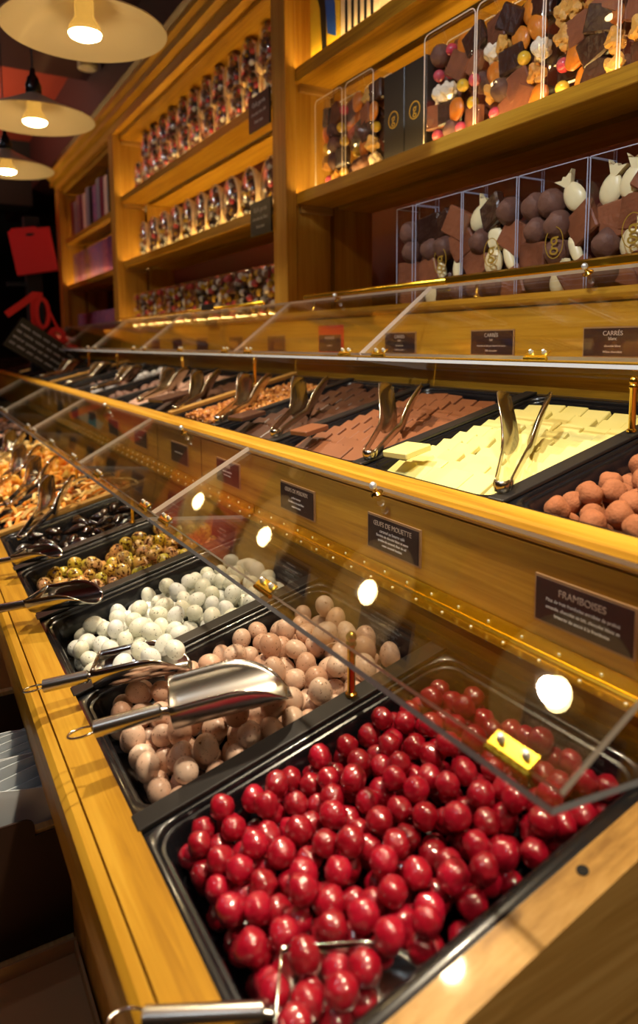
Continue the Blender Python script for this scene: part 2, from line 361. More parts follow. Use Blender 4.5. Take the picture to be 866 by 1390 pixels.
# divider bars on the tray seams
barp = B().box((.001, -.0115, .0004), (TL - .002, .0115, .0050), bev=.0012).build('divider_bar', M['bar'])
woodbar = B().box((.0, -.012, .0004), (TL - .002, .012, .010), bev=.0015).build('divider_bar', M['oak_x'])
first = {}
def bname(names, k): return names[k - 1].replace('of ', '').replace('heaped with ', ''), names[k].replace('of ', '')
WOODB = {(0, 5), (1, 5), (1, 11)}
for t, n, names in ((0, NL, LN), (1, NU, UN)):
    for k in range(1, n):
        src = woodbar if (t, k) in WOODB else barp
        if id(src) in first: o = src.copy(); COL.objects.link(o)
        else: o = src; first[id(src)] = 1
        o.matrix_world = TM(t, k)
        a, b_ = bname(names, k)
        tag(o, ('pale wooden' if src is woodbar else 'flat black') + ' bar between the %s and the %s' % (' '.join(a.split()[:4]), ' '.join(b_.split()[:4])), 'divider', 'bars between the trays')
# brass posts
def post_mesh():
    b = B(); b.lathe([(0, 0), (.0062, 0), (.0062, .0025), (.0042, .004), (.0042, .052), (.0055, .0535), (.0055, .056), (.0042, .058), (.0055, .060), (.0055, .0635), (.003, .067), (0, .0685)], n=18, Mx=None)
    return b.build('lid_post', M['brass'], smooth=50)
pp = post_mesh(); done = False
for t, ks, us in ((0, (1, 4, 6, 9, 12), .2325), (1, (1, 5, 7, 10, 12, 14), .232)):
    for q, k in enumerate(ks):
        o = pp if not done else pp.copy()
        if done: COL.objects.link(o)
        done = True
        base = TM(t, k) @ Vector((us, 0, .0052)); 
        if (t, k) in WOODB: base.z += .005
        o.location = base; o.scale = (1, 1, 1.0)
        a, b_ = bname((LN, UN)[t], k)
        tag(o, 'short brass post holding the lid up beside the ' + ' '.join(b_.split()[:5]), 'post', 'brass lid posts')

# ------------------------------------------------------------------ candy piles
def pack(n, r, bias=None, cand=70, jit=.0, box=(U0c, U1c, V0c, V1c), floor=-DEP):
    u0, u1, v0, v1 = box; pos = np.zeros((0, 4))
    for i in range(n):
        ri = r * (1 + jit * (rng.random() * 2 - 1))
        cu = u0 + ri + rng.random(cand) * (u1 - u0 - 2 * ri); cv = v0 + ri + rng.random(cand) * (v1 - v0 - 2 * ri)
        h = np.full(cand, floor + ri)
        if len(pos):
            d2 = (cu[:, None] - pos[None, :, 0]) ** 2 + (cv[:, None] - pos[None, :, 1]) ** 2
            s = (ri + pos[None, :, 3]) * .985; k = s * s - d2
            hh = np.where(k > 0, pos[None, :, 2] + np.sqrt(np.maximum(k, 0)), -1); h = np.maximum(h, hh.max(1))
        sc = h + (bias(cu, cv) if bias is not None else 0)
        j = int(np.argmin(sc)); pos = np.vstack([pos, [cu[j], cv[j], h[j], ri]])
    return pos
def rot_rand(tilt=math.pi):
    return Matrix.Rotation(random.uniform(0, 6.283), 4, 'Z') @ Matrix.Rotation(random.uniform(-tilt, tilt), 4, 'Y') @ Matrix.Rotation(random.uniform(0, 6.283), 4, 'Z')
R0 = {}
def scatter(protos, pos, T, label, cat, group, tilt=math.pi, sink=0, used=set(), scl=1.):
    out = []
    for i, p in enumerate(pos):
        src = protos[i % len(protos)] if len(protos) > 1 else protos[0]
        if src.name in used: o = src.copy(); COL.objects.link(o)
        else:
            o = src; used.add(src.name)
            if src.data.name not in R0: R0[src.data.name] = float(pos[:, 3].mean()); src.data.transform(Matrix.Scale(R0[src.data.name], 4))
        r0 = R0[src.data.name]
        o.matrix_world = T @ Matrix.Translation((p[0], p[1], p[2] - sink)) @ rot_rand(tilt) @ Matrix.Scale(scl * p[3] / r0, 4)
        tag(o, label, cat, group); out.append(o)
    return out
def protos(name, m, kind, n=3, **k):   # unit-radius shapes
    L = []
    for i in range(n):
        b = B()
        if kind == 'round': b.ball((0, 0, 0), 1, n=20, m=13).wobble(k.get('amp', .12), k.get('fr', 1.6), i)
        elif kind == 'berry':
            b.ball((0, 0, 0), 1, sc=(1, 1, 1.02), n=22, m=14, egg=.05).wobble(.13, 1.3, i).wobble(.07, 3.6, i + 5)
        elif kind == 'egg': b.ball((0, 0, 0), 1, sc=(.93, .93, 1.16), n=20, m=14, egg=.09)
        elif kind == 'pod':
            rs = []
            for a in range(15):
                s = a / 14; ang = (s - .5) * 1.5; R = 1.7; w = (math.sin(math.pi * min(max(s, .04), .96)) ** .7) * .62 * (1 + .13 * (a % 2))
                c = Vector((R * math.sin(ang), R * math.cos(ang) - R * .85, 0)); e = Vector((math.sin(ang), math.cos(ang), 0))
                rs.append([c + w * (math.cos(q) * e + .85 * math.sin(q) * Vector((0, 0, 1))) for q in [2 * math.pi * j / 12 for j in range(12)]])
            b.rings(rs)
        elif kind == 'stick':
            rs = []
            for a in range(7):
                s = a / 6 * 2 - 1; c = Vector((2.0 * s, .35 * math.sin(s * 2 + i), .25 * math.cos(s * 2.5)))
                rs.append([c + Vector((0, .36 * y, .26 * z)) for y, z in ((1, 1), (-1, 1), (-1, -1), (1, -1))])
            b.rings(rs)
        elif kind == 'chunk':
            b.ball((0, 0, 0), 1, sc=(1, .8, .6), n=10, m=7).wobble(.5, 1.4, i * 2 + 1)
        elif kind == 'blob': b.ball((0, 0, 0), 1, n=18, m=12).wobble(.30, 2.2, i)
        L.append(b.build(name, m, smooth=(True if kind not in ('stick', 'chunk') else 30)))
    return L
# raspberries
def bz(cx, cy, a): return lambda u, v: a * ((u - cx) ** 2 + (v - cy) ** 2)
pos = pack(285, .0107, lambda u, v: .02 * u, jit=.07)
scatter(protos('raspberry_ball', M['rasp'], 'berry', 4), pos, TM(0, 0), 'shiny dark red raspberry ball in the nearest tray of the lower tier', 'sweet', 'red raspberry balls', scl=1.0)
pos = pack(138, .0132, lambda u, v: .06 * abs(v - .11), jit=.08)
scatter(protos('speckled_egg', M['pink_egg'], 'egg', 1), pos, TM(0, 1), 'speckled pinkish beige sugar egg between the red balls and the white eggs', 'sweet egg', 'pink beige eggs')
pos = pack(128, .0126, lambda u, v: .10 * abs(v - .11), jit=.09)
scatter(protos('speckled_egg', M['white_egg'], 'egg', 1), pos, TM(0, 2), 'speckled white or ivory sugar egg in the tray between pink and olive eggs', 'sweet egg', 'white speckled eggs')
pos = pack(112, .0132, lambda u, v: .10 * abs(v - .10), jit=.12)
scatter(protos('speckled_egg', M['olive_egg'], 'egg', 1), pos, TM(0, 3), 'glossy olive or tan egg with brown blotches, beside the black curled sweets', 'sweet egg', 'olive and tan eggs')
pos = pack(66, .0165, jit=.08)
scatter(protos('curled_sweet', M['dark_shell'], 'pod', 2), pos, TM(0, 4), 'glossy black ridged and curled sweet beyond the olive eggs', 'sweet', 'black curled sweets', tilt=.5, scl=.95)
a = protos('orange_strip', M['peel_o'], 'stick', 1); b2 = protos('almond_strip', M['peel_y'], 'stick', 1)
pos = pack(150, .0125, jit=.1, floor=-.030)
for i, (pr_, lab) in enumerate(((a, 'thin orange candied strip beside the pale wooden tray bar'), (b2, 'thin pale yellow strip beside the pale wooden tray bar'))):
    for o in scatter(pr_, pos[i::2], TM(0, 5), lab, 'sweet', ('orange strips', 'pale yellow strips')[i], tilt=.35, scl=.85): pass
pos = pack(150, .0125, jit=.2, floor=-.028)
scatter(protos('golden_piece', M['nugget_o'], 'chunk', 2), pos, TM(0, 6), 'small golden orange fruit piece in the tray behind the candied strips', 'sweet', 'golden orange pieces', scl=1.25)
pos = pack(140, .0125, jit=.2, floor=-.028)
scatter(protos('orange_nugget', M['nugget_o'], 'blob', 2), pos, TM(0, 7), 'deep orange rounded nugget two trays behind the candied strips', 'sweet', 'orange nuggets', scl=1.05)
for k, key, nm, kd, nn in ((8, 'peel_y', 'yellow_piece', 'chunk', 60), (9, 'dark_shell', 'dark_shell_sweet', 'blob', 50), (10, 'pale_choc', 'beige_piece', 'chunk', 40), (11, 'ball_brown', 'brown_ball', 'round', 30), (12, 'slab', 'chocolate_lump', 'chunk', 30)):
    pos = pack(nn + 20, .016, jit=.15, floor=-.035)
    scatter(protos(nm, M[key], kd, 1), pos, TM(0, k), 'far sweet in the lower tier tray ' + LN[k], 'sweet', nm.replace('_', ' ') + 's', scl=1.05)
# truffles
pos = pack(120, .0127, lambda u, v: -.03 * v + .02 * u, jit=.08)
scatter(protos('cocoa_truffle', M['truffle'], 'round', 3, amp=.2, fr=1.2), pos, TM(1, 0), 'round cocoa-dusted truffle in the nearest tray of the upper tier', 'truffle', 'cocoa truffles', scl=1.0)
# shingled chocolate squares
def tiles(k, m, name, cols, label, group, size=None, th=.0075, pitch=.0290, big=True):
    w = (V1c - V0c + .012) / cols; L = size or w * 1.0
    proto = B().box((-L / 2, -w / 2 + .0006, 0), (L / 2, w / 2 - .0006, th), bev=.0012, seg=1).build(name, m)
    T = TM(1, k); tilt = math.asin(min(.9, th * 1.08 / pitch)); first_ = True
    for c in range(cols):
        y = V0c - .006 + w * (c + .5); off = random.uniform(-.006, .006); rise = random.uniform(-.002, .003)
        nrow = int((TL - .052) / pitch)
        for r in range(nrow):
            o = proto if first_ else proto.copy()
            if not first_: COL.objects.link(o)
            first_ = False
            u = .024 + L / 2 + r * pitch + off
            if u + L / 2 > TL - .012: 
                if o is not proto: bpy.data.objects.remove(o); 
                continue
            dy = random.uniform(-.0022, .0022); wave = .003 * math.sin(u * 14 + c)
            o.matrix_world = T @ Matrix.Translation((u, y + dy, -.016 + rise * .6 + wave - .002)) @ Matrix.Rotation(-tilt, 4, 'Y') @ Matrix.Rotation(random.uniform(-.11, .11), 4, 'Z') @ Matrix.Translation((0, 0, 0))
            tag(o, label, 'chocolate', group)
    if big:
        o = proto.copy(); COL.objects.link(o)
        o.matrix_world = T @ Matrix.Translation((.030 + L * .55, V1c - w * .75, .0085)) @ Matrix.Rotation(.12, 4, 'Z') @ Matrix.Rotation(.06, 4, 'Y') @ Matrix.Diagonal((1.25, 1.25, 1.2, 1))
        tag(o, label.replace('overlapping', 'largest loose') + ', at front', 'chocolate', group)
tiles(1, M['white_choc'], 'white_chocolate_square', 6, 'overlapping white chocolate square in the tray behind the truffles', 'white chocolate squares')
tiles(2, M['milk_choc'], 'milk_chocolate_square', 6, 'overlapping milk chocolate square beside the white ones', 'milk chocolate squares')
tiles(3, M['dark_choc'], 'dark_chocolate_square', 5, 'overlapping dark brown square between milk squares and caramelised nuts', 'dark chocolate squares', pitch=.03)
# uncountable nuts: one object
nb = B()
base = B().ball((0, 0, 0), 1, sc=(1, .8, .7), n=7, m=5)
bvs = [v.co.copy() for v in base.bm.verts]; bfs = [[v.index for v in f.verts] for f in base.bm.faces]
base.bm.verts.index_update(); bfs = [[v.index for v in f.verts] for f in base.bm.faces]; base.bm.free()
def stuff(T, n, r, m, name, label, cat, zc=-.012, layers=.012):
    b = B()
    for i in range(n):
        u = random.uniform(U0c + r, U1c - r); v = random.uniform(V0c + r, V1c - r); z = zc + random.uniform(-layers, layers) * .6 + .010 * math.sin(u * 9 + 1) * math.sin(v * 12)
        X = Matrix.Translation((u, v, z)) @ rot_rand() @ Matrix.Scale(r * random.uniform(.6, 1.25), 4)
        vs = [b.bm.verts.new(X @ c) for c in bvs]
        for f in bfs: b.bm.faces.new([vs[q] for q in f])
    me = bpy.data.meshes.new(name); b.bm.to_mesh(me); b.bm.free(); me.materials.append(m)
    o = bpy.data.objects.new(name, me); COL.objects.link(o); o.matrix_world = T
    return tag(o, label, cat, kind='stuff')
cm = candy('caramel_heap', [(.34, .10, .02), (.5, .19, .035)], 60, .3, .4)
v_ = coords(cm, (1, 1, 1)); lk(cm, ramp(cm, noise(cm, v_, 110, 1), [(.3, (.20, .05, .012)), (.48, (.44, .15, .028)), (.62, (.62, .28, .06)), (.75, (.70, .42, .16))]), bs(cm).inputs['Base Color'])
stuff(TM(1, 4), 2600, .0058, cm, 'caramelised_nuts', 'golden brown heap of caramelised nuts in the upper tier', 'nuts')
tiles(5, M['dark_choc'], 'dark_chocolate_tablet', 3, 'overlapping dark chocolate tablet beyond the caramelised nuts and wooden bar', 'dark chocolate tablets', pitch=.034, th=.008)
tiles(6, M['pale_choc'], 'pale_chocolate_slab', 3, 'overlapping pale pinkish brown slab beyond the dark tablets', 'pale brown slabs', pitch=.036, th=.008, big=False)
for k, key, nm, kd, nn, r in ((7, 'ball_brown', 'brown_ball', 'round', 40, .0175), (8, 'pearl', 'white_ball', 'round', 12, .017), (9, 'ball_brown', 'grey_brown_piece', 'blob', 40, .015), (10, 'dark_slab', 'dark_lump', 'chunk', 40, .016), (11, 'apricot', 'rust_strip', 'stick', 50, .014),
                              (12, 'truffle', 'brown_truffle', 'round', 40, .016), (13, 'dark_slab', 'small_dark_lump', 'chunk', 40, .015), (14, 'caramel', 'nugget', 'chunk', 40, .015), (16, 'dark_shell', 'dark_sweet', 'blob', 26, .018), (17, 'slab', 'brown_sweet', 'chunk', 26, .018)):
    pos = pack(nn, r, jit=.12) if k != 8 else pack(nn, r, jit=.1, box=(U0c, U1c, V1c - .085, V1c), floor=-.03)
    scatter(protos(nm, M[key], kd, 1), pos, TM(1, k), 'one of the sweets in the upper tier tray ' + UN[k], 'sweet', 'upper tier ' + nm.replace('_', ' ') + 's', scl=1.0)
pos = pack(26, .0155, jit=.1, box=(U0c, U1c, V0c, V1c - .09)); 
scatter(protos('dark_brown_ball', M['ball_brown'], 'round', 1), pos, TM(1, 8), 'dark brown ball sharing a tray with white balls', 'sweet', 'dark brown balls')
yb = B().box((0, -.008, 0), (.27, .008, .016), bev=.003).build('pistachio_bar', M['yellowbar'])
for i in range(10):
    o = yb if i == 0 else yb.copy()
    if i: COL.objects.link(o)
    o.matrix_world = TM(1, 15) @ Matrix.Translation((.04, .04 + .021 * i, -.025 + random.uniform(0, .012)))
    tag(o, 'pale yellow green bar near the far end of the upper tier', 'sweet', 'pale yellow green bars')

# ------------------------------------------------------------------ lids
def sheet(b, Pp, Q, y0, y1, t, mi_face=0, mi_edge=1):
    P0 = Vector((Pp[0], 0, Pp[1])); Q0 = Vector((Q[0], 0, Q[1])); d = (Q0 - P0).normalized(); n = Vector((-d.z, 0, d.x)) * t
    c = [P0, Q0, Q0 - n, P0 - n]
    a = [b.bm.verts.new(v + Vector((0, y0, 0))) for v in c]; e = [b.bm.verts.new(v + Vector((0, y1, 0))) for v in c]
    for q, mi in (((0, 1), mi_face), ((1, 2), mi_edge), ((2, 3), mi_face), ((3, 0), mi_edge)): b.face([a[q[0]], a[q[1]], e[q[1]], e[q[0]]], mi)
    b.face(a, mi_edge); b.face(list(reversed(e)), mi_edge)
def knob_mesh(o):
    b = B(); b.cyl((0, 0, 0), (0, 0, .0012), .0085, n=20, mi=0); b.cyl((0, 0, .0012), (0, 0, .004), .0068, .0035, n=20, mi=0); b.cyl((0, 0, .004), (0, 0, .010), .0028, n=12, mi=0)
    b.ball((0, 0, .0125), .0048, n=14, m=8, mi=1); return b.build('knob', [M['brass'], M['screw']], smooth=40)
def lid(t, y0, y1, hinges, label, knob=True):
    if t == 0: F, H, Fb, Tp = (.3125, 1.0243), (.4985, 1.0033), (.3185, 1.0335), (.4880, 1.1235)
    else: F, H, Fb, Tp = (.7000, 1.2715), (.8785, 1.2480), (.7045, 1.2795), (.8640, 1.4030)
    root = empty('counter_lid', (F[0], (y0 + y1) / 2, F[1])); tag(root, label, 'lid', 'folding clear lids'); inv = root.matrix_world.inverted() 
    off = Matrix.Translation((-F[0], -(y0 + y1) / 2, -F[1]))
    def par(o): o.parent = root; o.matrix_parent_inverse = off; return o
    g = .0018
    b = B(); sheet(b, F, H, y0 + g, y1 - g, .005); par(b.build('rear_pane', [M['acrylic'], M['edge_grey']]))
    b = B(); sheet(b, Fb, Tp, y0 + g, y1 - g, .006); pane = par(b.build('folded_pane', [M['acrylic'], M['edge']]))
    # piano hinge on the panel
    hx = .4995 if t == 0 else .8795; hz = H[1]
    b = B(); b.box((hx - .0016, y0 + g, hz + .002), (hx - .0002, y1 - g, hz + .0185)); b.cyl((hx - .0035, y0 + g, hz + .0015), (hx - .0035, y1 - g, hz + .0015), .0030, n=10)
    d = Vector((F[0] - H[0], 0, F[1] - H[1])).normalized(); 
    sheet(b, (H[0] - .0035 + d.x * .020, hz + d.z * .020 + .0013), (H[0] - .0035, hz + .0013), y0 + g, y1 - g, .0012, 0, 0)
    ph = par(b.build('piano_hinge', M['brass_satin'], smooth=30))
    n = int((y1 - y0) / .045); b = B()
    for i in range(n):
        y = y0 + .02 + i * (y1 - y0 - .04) / max(1, n - 1)
        b.ball((hx - .0018, y, hz + .010), .0019, sc=(.6, 1, 1), n=8, m=5); b.ball((H[0] - .0035 + d.x * .010, y + .012, hz + d.z * .010 + .0018), .0018, sc=(1, 1, .6), n=8, m=5)
    s = b.build('screw_row', M['screw'], smooth=True); s.parent = ph; s.matrix_parent_inverse = Matrix()
    # small brass hinges at the fold
    D = (Vector((Tp[0], 0, Tp[1])) - Vector((Fb[0], 0, Fb[1]))).normalized(); Nn = Vector((-D.z, 0, D.x))
    for yh in hinges:
        Mh = basis((Fb[0], yh, Fb[1]), D, (0, 1, 0), Nn)
        b = B(); b.box((-.001, -.018, .0002), (.010, .018, .0016), Mx=Mh)
        for q in range(5): b.cyl(Mh @ Vector((-.003, -.019 + q * .0078, -.002)), Mh @ Vector((-.003, -.019 + q * .0078 + .0068, -.002)), .0026, n=10)
        hg = par(b.build('hinge', M['brass_satin'], smooth=30))
        b = B()
        for yy in (-.011, .011): b.lathe([(.0034, .0016), (.0034, .003), (.0022, .0045), (.0022, .0062), (0, .0068)], Mx=Mh @ Matrix.Translation((.0055, yy, 0)), n=10)
        sc = b.build('screw', M['screw'], smooth=40); sc.parent = hg
    if knob:
        k = knob_mesh(0); k.parent = root; k.matrix_local = off @ basis((Tp[0] - D.x * .013, (y0 + y1) / 2 + (.01 if t == 0 else .03), Tp[1] - D.z * .013), (0, 1, 0), D, tuple(Nn)) @ Matrix.Scale(1., 4)
    return root
LB = [.262, 1.077, 1.630, 2.360, 3.10, 3.85]; LH = [(.305, .668, 1.014), (1.123, 1.45), (1.70, 1.99, 2.30), (2.42, 3.04), (3.16, 3.79)]
LL = ['clear lid folded open above the red balls and pale eggs', 'clear lid folded open above the black curled sweets and orange strips', 'hazy clear lid folded open above the orange nuggets', 'distant clear lid of the lower tier behind the orange nuggets', 'farthest clear lid of the lower tier by the black sign']
for i in range(5): lid(0, LB[i], LB[i + 1], LH[i], LL[i], knob=i < 3)
UB = [.262, 1.060, 1.630, 2.46, 3.22, 3.92, 4.6]; UH = [(.32, .647, 1.001), (1.111, 1.544), (1.686, 2.032, 2.399), (2.536, 3.14), (3.29, 3.86), (3.98, 4.5)]
ULL = ['clear lid folded open above the truffles and the white and milk squares', 'clear lid folded open above the dark squares and caramelised nuts', 'clear lid folded open above the pale slabs and brown balls', 'clear lid of the upper tier just before the shelving post', 'distant clear lid of the upper tier with red reflections', 'farthest clear lid of the upper tier by the red ribbons']
for i in range(6): lid(1, UB[i], UB[i + 1], UH[i], ULL[i], knob=i < 2)

# gold rail in front of the base shelf
gr = tag(empty('guard_rail', (.87, 2, 1.376)), 'polished gold rail on small brackets along the shelf edge', 'rail')
def grp(b, n, m, s=True): o = b.build(n, m, smooth=s); o.parent = gr; o.matrix_parent_inverse = Matrix.Translation((-.87, -2, -1.376)); return o
b = B()
b.prism([(.8675, 1.406), (.8725, 1.4025), (.8775, 1.405), (.8775, 1.4165), (.8725, 1.4185), (.8675, 1.4150)], -.2, 1.02); grp(b, 'rail', M['brass_satin'], False)
b = B(); b.cyl((.8725, 1.02, 1.4105), (.8725, 1.56, 1.4105), .0065, n=14); grp(b, 'rail', M['brass_satin'])
b = B(); b.cyl((.8725, 1.80, 1.4105), (.8725, 3.40, 1.4105), .0045, n=12); grp(b, 'rail', M['brass_satin'])
for y in (.30, .95, 1.53, 1.85, 2.4, 2.95, 3.38):
    b = B(); b.lathe([(.007, 0), (.007, .003), (.003, .005), (.003, .026), (.0045, .030), (.008, .034), (.0085, .0385), (.006, .043), (0, .0445)], c=(.8815 if y < 9 else 0, y, 1.3758), n=14); grp(b, 'bracket', M['brass'])

# ------------------------------------------------------------------ signs
def sign(x, yc, zc, w, h, lines, label, red=False, cat='label'):
    r = empty('price_label', (x, yc, zc - h / 2)); tag(r, label, cat, 'dark labels on the oak panels')
    inv = Matrix.Translation((-x, -yc, -(zc - h / 2)))
    def par(o): o.parent = r; o.matrix_parent_inverse = inv; return o
    par(B().box((x - .0026, yc - w / 2 - .0025, zc - h / 2 - .0025), (x - .0002, yc + w / 2 + .0025, zc + h / 2 + .0025)).build('holder', M['holder']) if not red else
        B().box((x - .0026, yc - w / 2 - .009, zc - h / 2 - .006), (x - .0002, yc + w / 2 + .004, zc + h / 2 + .022)).build('red_backing', M['redcard']))
    card = par(B().box((x - .0036, yc - w / 2, zc - h / 2), (x - .0024, yc + w / 2, zc + h / 2)).build('card', M['sign']))
    for s, sz, dz, m in lines: text(s, sz, M[m], r, inv @ FACE(x - .0038, yc, zc + dz))
    return r
Lsig = [('FRAMBOISES', .0092, .011, 'text', ['Pâte de fruit framboise enrobée de praliné', 'amande, chocolat au lait, chocolat blanc et', 'brisures de sucre à la framboise'], 'label titled FRAMBOISES above the red raspberry balls'),
        ('ŒUFS DE MOUETTE', .0088, .0125, 'text', ['caramel au beurre salé', 'Enrobés de chocolat blanc et sucre', 'poudre de caramel, fleur de sel', 'cœur caramel fondant'], 'label titled ŒUFS DE MOUETTE above the pinkish beige eggs'),
        ('ŒUFS DE PERDRIX', .0088, .0125, 'text', ['praliné noisette', 'Enrobés de chocolat blanc', 'coque en sucre'], 'label on the lower panel behind the white eggs'),
        ('OLIVES', .009, .012, 'text', ['amandes enrobées', 'chocolat et sucre'], 'label on the lower panel behind the olive eggs'),
        ('', .009, .012, 'text', ['amandes, chocolat noir'], 'label on the lower panel behind the black curled sweets'), ('', .009, .012, 'text', ['orange confite'], 'label on the lower panel behind the orange strips')]
for (y, s) in zip((.3955, .676, .922, 1.190, 1.460, 1.757), Lsig):
    ls = [(s[0], s[1], s[2], s[3])] if s[0] else []
    for i, l in enumerate(s[4]): ls.append((l, .0046 if i or len(s[4]) == 3 else .0056, .004 - i * .0058 if len(s[4]) > 3 else .002 - i * .0068, 'textw'))
    sign(.5, y, 1.0600, .103, .0405, ls, s[5])
for i, y in enumerate((2.03, 2.30, 2.57, 2.85)):
    sign(.5, y, 1.060, .103, .0405, [], ['small dark label beside the sixth lower one', 'small dark label in the far half of the lower panel', 'distant dark label third from the far end of the lower panel', 'most distant dark label of the lower panel'][i])
Us = [('CARRÉS', 'blanc', 'chocolat blanc', 'White chocolate', 'label reading CARRÉS blanc above the white squares', .6625), ('CARRÉS', 'lait', 'chocolat au lait pur beurre de cacao', 'Milk chocolate', 'label reading CARRÉS lait above the milk squares', .907),
      ('CARRÉS', 'noir', 'chocolat noir', 'Dark chocolate', 'label reading CARRÉS noir above the dark squares', 1.171), ('AMANDES', '', 'caramélisées', '', 'label with a bright red backing above the caramelised nuts', 1.449)]
for a_, b_, c_, d_, lab, y in Us:
    sign(.88, y, 1.2965, .100, .040, [(a_, .0095, .0125, 'text')] + [(s, z, dz, 'text') for s, z, dz in ((b_, .0070, .0050), (c_, .0048, -.0055), (d_, .0048, -.0140)) if s], lab, red=(y == 1.449))
for i, y in enumerate((1.736, 2.01, 2.30, 2.56, 2.83)):
    sign(.88, y, 1.2965, .10, .040, [], ['plum coloured label first beyond the red backed one', 'plum label next to the lid edge in the middle', 'dark label third beyond the red backed one', 'dark label fourth beyond the red backed one', 'farthest dark label on the upper panel'][i])

# ------------------------------------------------------------------ utensils
def scoop(loc, az, pitch, roll, label, hl=.080, s=1.):
    Mr = basis(loc, (1, 0, 0), (0, 1, 0), (0, 0, 1)) @ Matrix.Rotation(az, 4, 'Z') @ Matrix.Rotation(-pitch, 4, 'Y') @ Matrix.Rotation(roll, 4, 'X') @ Matrix.Scale(s, 4)
    r = empty('scoop', M4=Mr); tag(r, label, 'scoop', 'steel scoops')
    L, R = .112, .036; N = 15; Ms = 18
    rs = []
    for j in range(Ms + 1):
        x = L * j / Ms; t = j / Ms
        amax = math.pi / 2 * (1.05 if t < .45 else 1.05 * math.sqrt(max(0.0004, 1 - ((t - .45) / .56) ** 2)))
        rr = R * (.97 + .05 * t); rs.append([(x, rr * math.sin(amax * (2 * i / (N - 1) - 1)), -rr * math.cos(amax * (2 * i / (N - 1) - 1)) * .86) for i in range(N)])
    b = B(); b.rings(rs, closed=False)
    b.bm.verts.ensure_lookup_table(); back = [b.bm.verts[i] for i in range(N)]
    cv = b.bm.verts.new((-.003, 0, -.016))
    for i in range(N - 1): b.face([back[i + 1], back[i], cv])
    b.face([back[0], back[N - 1], cv])
    bmesh.ops.remove_doubles(b.bm, verts=b.bm.verts, dist=1e-5)
    bo = b.build('bowl', M['steel_dull'] if 'pink' in label else M['steel'], r, smooth=50)
    so = bo.modifiers.new('s', 'SOLIDIFY'); so.thickness = .0011; so.offset = 0
    rim = B(); rim.tube([rs[j][0] for j in range(Ms + 1)] + [rs[j][N - 1] for j in range(Ms, -1, -1)] , .0009, 6, True); ro = rim.build('rim', M['steel'], bo, smooth=True)
    h = B(); pts = [(-.002, 0, -.016), (-.008, 0, -.0145), (-.012, 0, -.0135)]
    h.tube(pts, .0042, 12); h.lathe([(.0052, 0), (.0074, -.002), (.0078, -hl + .01), (.0078, -hl), (.0048, -hl - .001), (.0044, -hl + .012), (0, -hl + .013)], Mx=basis((-.009, 0, -.0135), (0, 0, 1), (0, 1, 0), (1, 0, -.0)), n=20)
    h.build('handle', M['steel_dull'], r, smooth=40)
    g = B(); g.tube([(-.009 - hl - .011 + .013 * math.cos(a), .009 * math.sin(a) * (1 if True else 0), -.0135) for a in [2 * math.pi * i / 20 for i in range(20)]], .0011, 6, True); g.build('hanging_ring', M['steel'], r, smooth=True)
    return r
def tp(t, x, y, h=0): return (x, y, Z0[t] + K * (x - X0[t]) + h)
scoop((.200, .640, .9560), math.radians(-17), .16, -.06, 'steel scoop lying across the pink beige eggs, handle over the rail', hl=.062, s=1.05)
scoop((.163, .797, .9330), math.radians(-20), .15, -.10, 'steel scoop holding a few white eggs, handle over the rail', hl=.054, s=.95)
scoop((.142, 1.090, .9270), math.radians(-40), .22, .02, 'shiny steel scoop in front of the olive eggs', s=.88)
scoop((.148, 1.335, .9260), math.radians(-40), .22, .02, 'small shiny steel scoop in front of the black curled sweets', s=.70)
scoop((.172, .350, .8990), math.radians(-31), .06, -.05, 'steel scoop half buried among the red raspberry balls', s=.95)
e_ = bpy.data.objects['speckled_egg.119'] if 'speckled_egg.119' in bpy.data.objects else None
wsrc = [o for o in bpy.data.objects if o.get('group') == 'white speckled eggs'][0]
for x, y, z in ((.192, .789, .928), (.217, .800, .934), (.222, .776, .934), (.243, .789, .940), (.248, .766, .942)):
    o = wsrc.copy(); COL.objects.link(o); o.matrix_world = Matrix.Translation((x, y, z)) @ rot_rand() @ Matrix.Scale(.93, 4)
    tag(o, 'white speckled sugar egg lying inside the scoop over the white tray', 'sweet egg', 'eggs in the scoop')
def tongs(loc, az, pitch, label, L=.240, spread=.046, mat_='tong', s=1.):
    Mr = Matrix.Translation(loc) @ Matrix.Rotation(az, 4, 'Z') @ Matrix.Rotation(-pitch, 4, 'Y') @ Matrix.Scale(s, 4)
    r = empty('serving_tongs', M4=Mr); tag(r, label, 'tongs', 'steel serving tongs')
    for sd in (1, -1):
        rs = []
        for j in range(25):
            t = j / 24; x = L * t; y = sd * (.0085 + (spread - .014) * .5 * t ** 1.1)
            if t < .5: hh = .0058 + .003 * t
            else: hh = .0073 * (1 - max(0, t - .8) * 5) + .0255 * math.sin(math.pi * (t - .5) / .5) ** .9 if t < .999 else .001
            if t > .985: hh = .002
            zc = .006 + .018 * t + .07 * max(0, t - .55)
            bow = sd * (.0035 if t > .45 else .0015)
            rs.append([(x, y + sd * hh * .45 * max(0, min(1, (t - .45) * 3)) * q + bow * (1 - q * q), zc + hh * q) for q in (-1, -.5, 0, .5, 1)])
        b = B(); b.rings(rs, closed=False); o = b.build('arm', M[mat_], r, smooth=60)
        so = o.modifiers.new('s', 'SOLIDIFY'); so.thickness = .0014
    b = B(); rs = []
    for j in range(11):
        a = -math.pi / 2 - math.pi * j / 10; rs.append([(.009 * math.cos(a), -.0085 * math.sin(a), .006 + hh) for hh in (-.0062, 0, .0062)])
    b.rings(rs, closed=False); o = b.build('spring_bend', M[mat_], r, smooth=60); so = o.modifiers.new('s', 'SOLIDIFY'); so.thickness = .0022
    return r
A40 = math.radians(37)
tongs((.548, .545, 1.1385), A40, .13, 'steel tongs resting on the white chocolate squares')
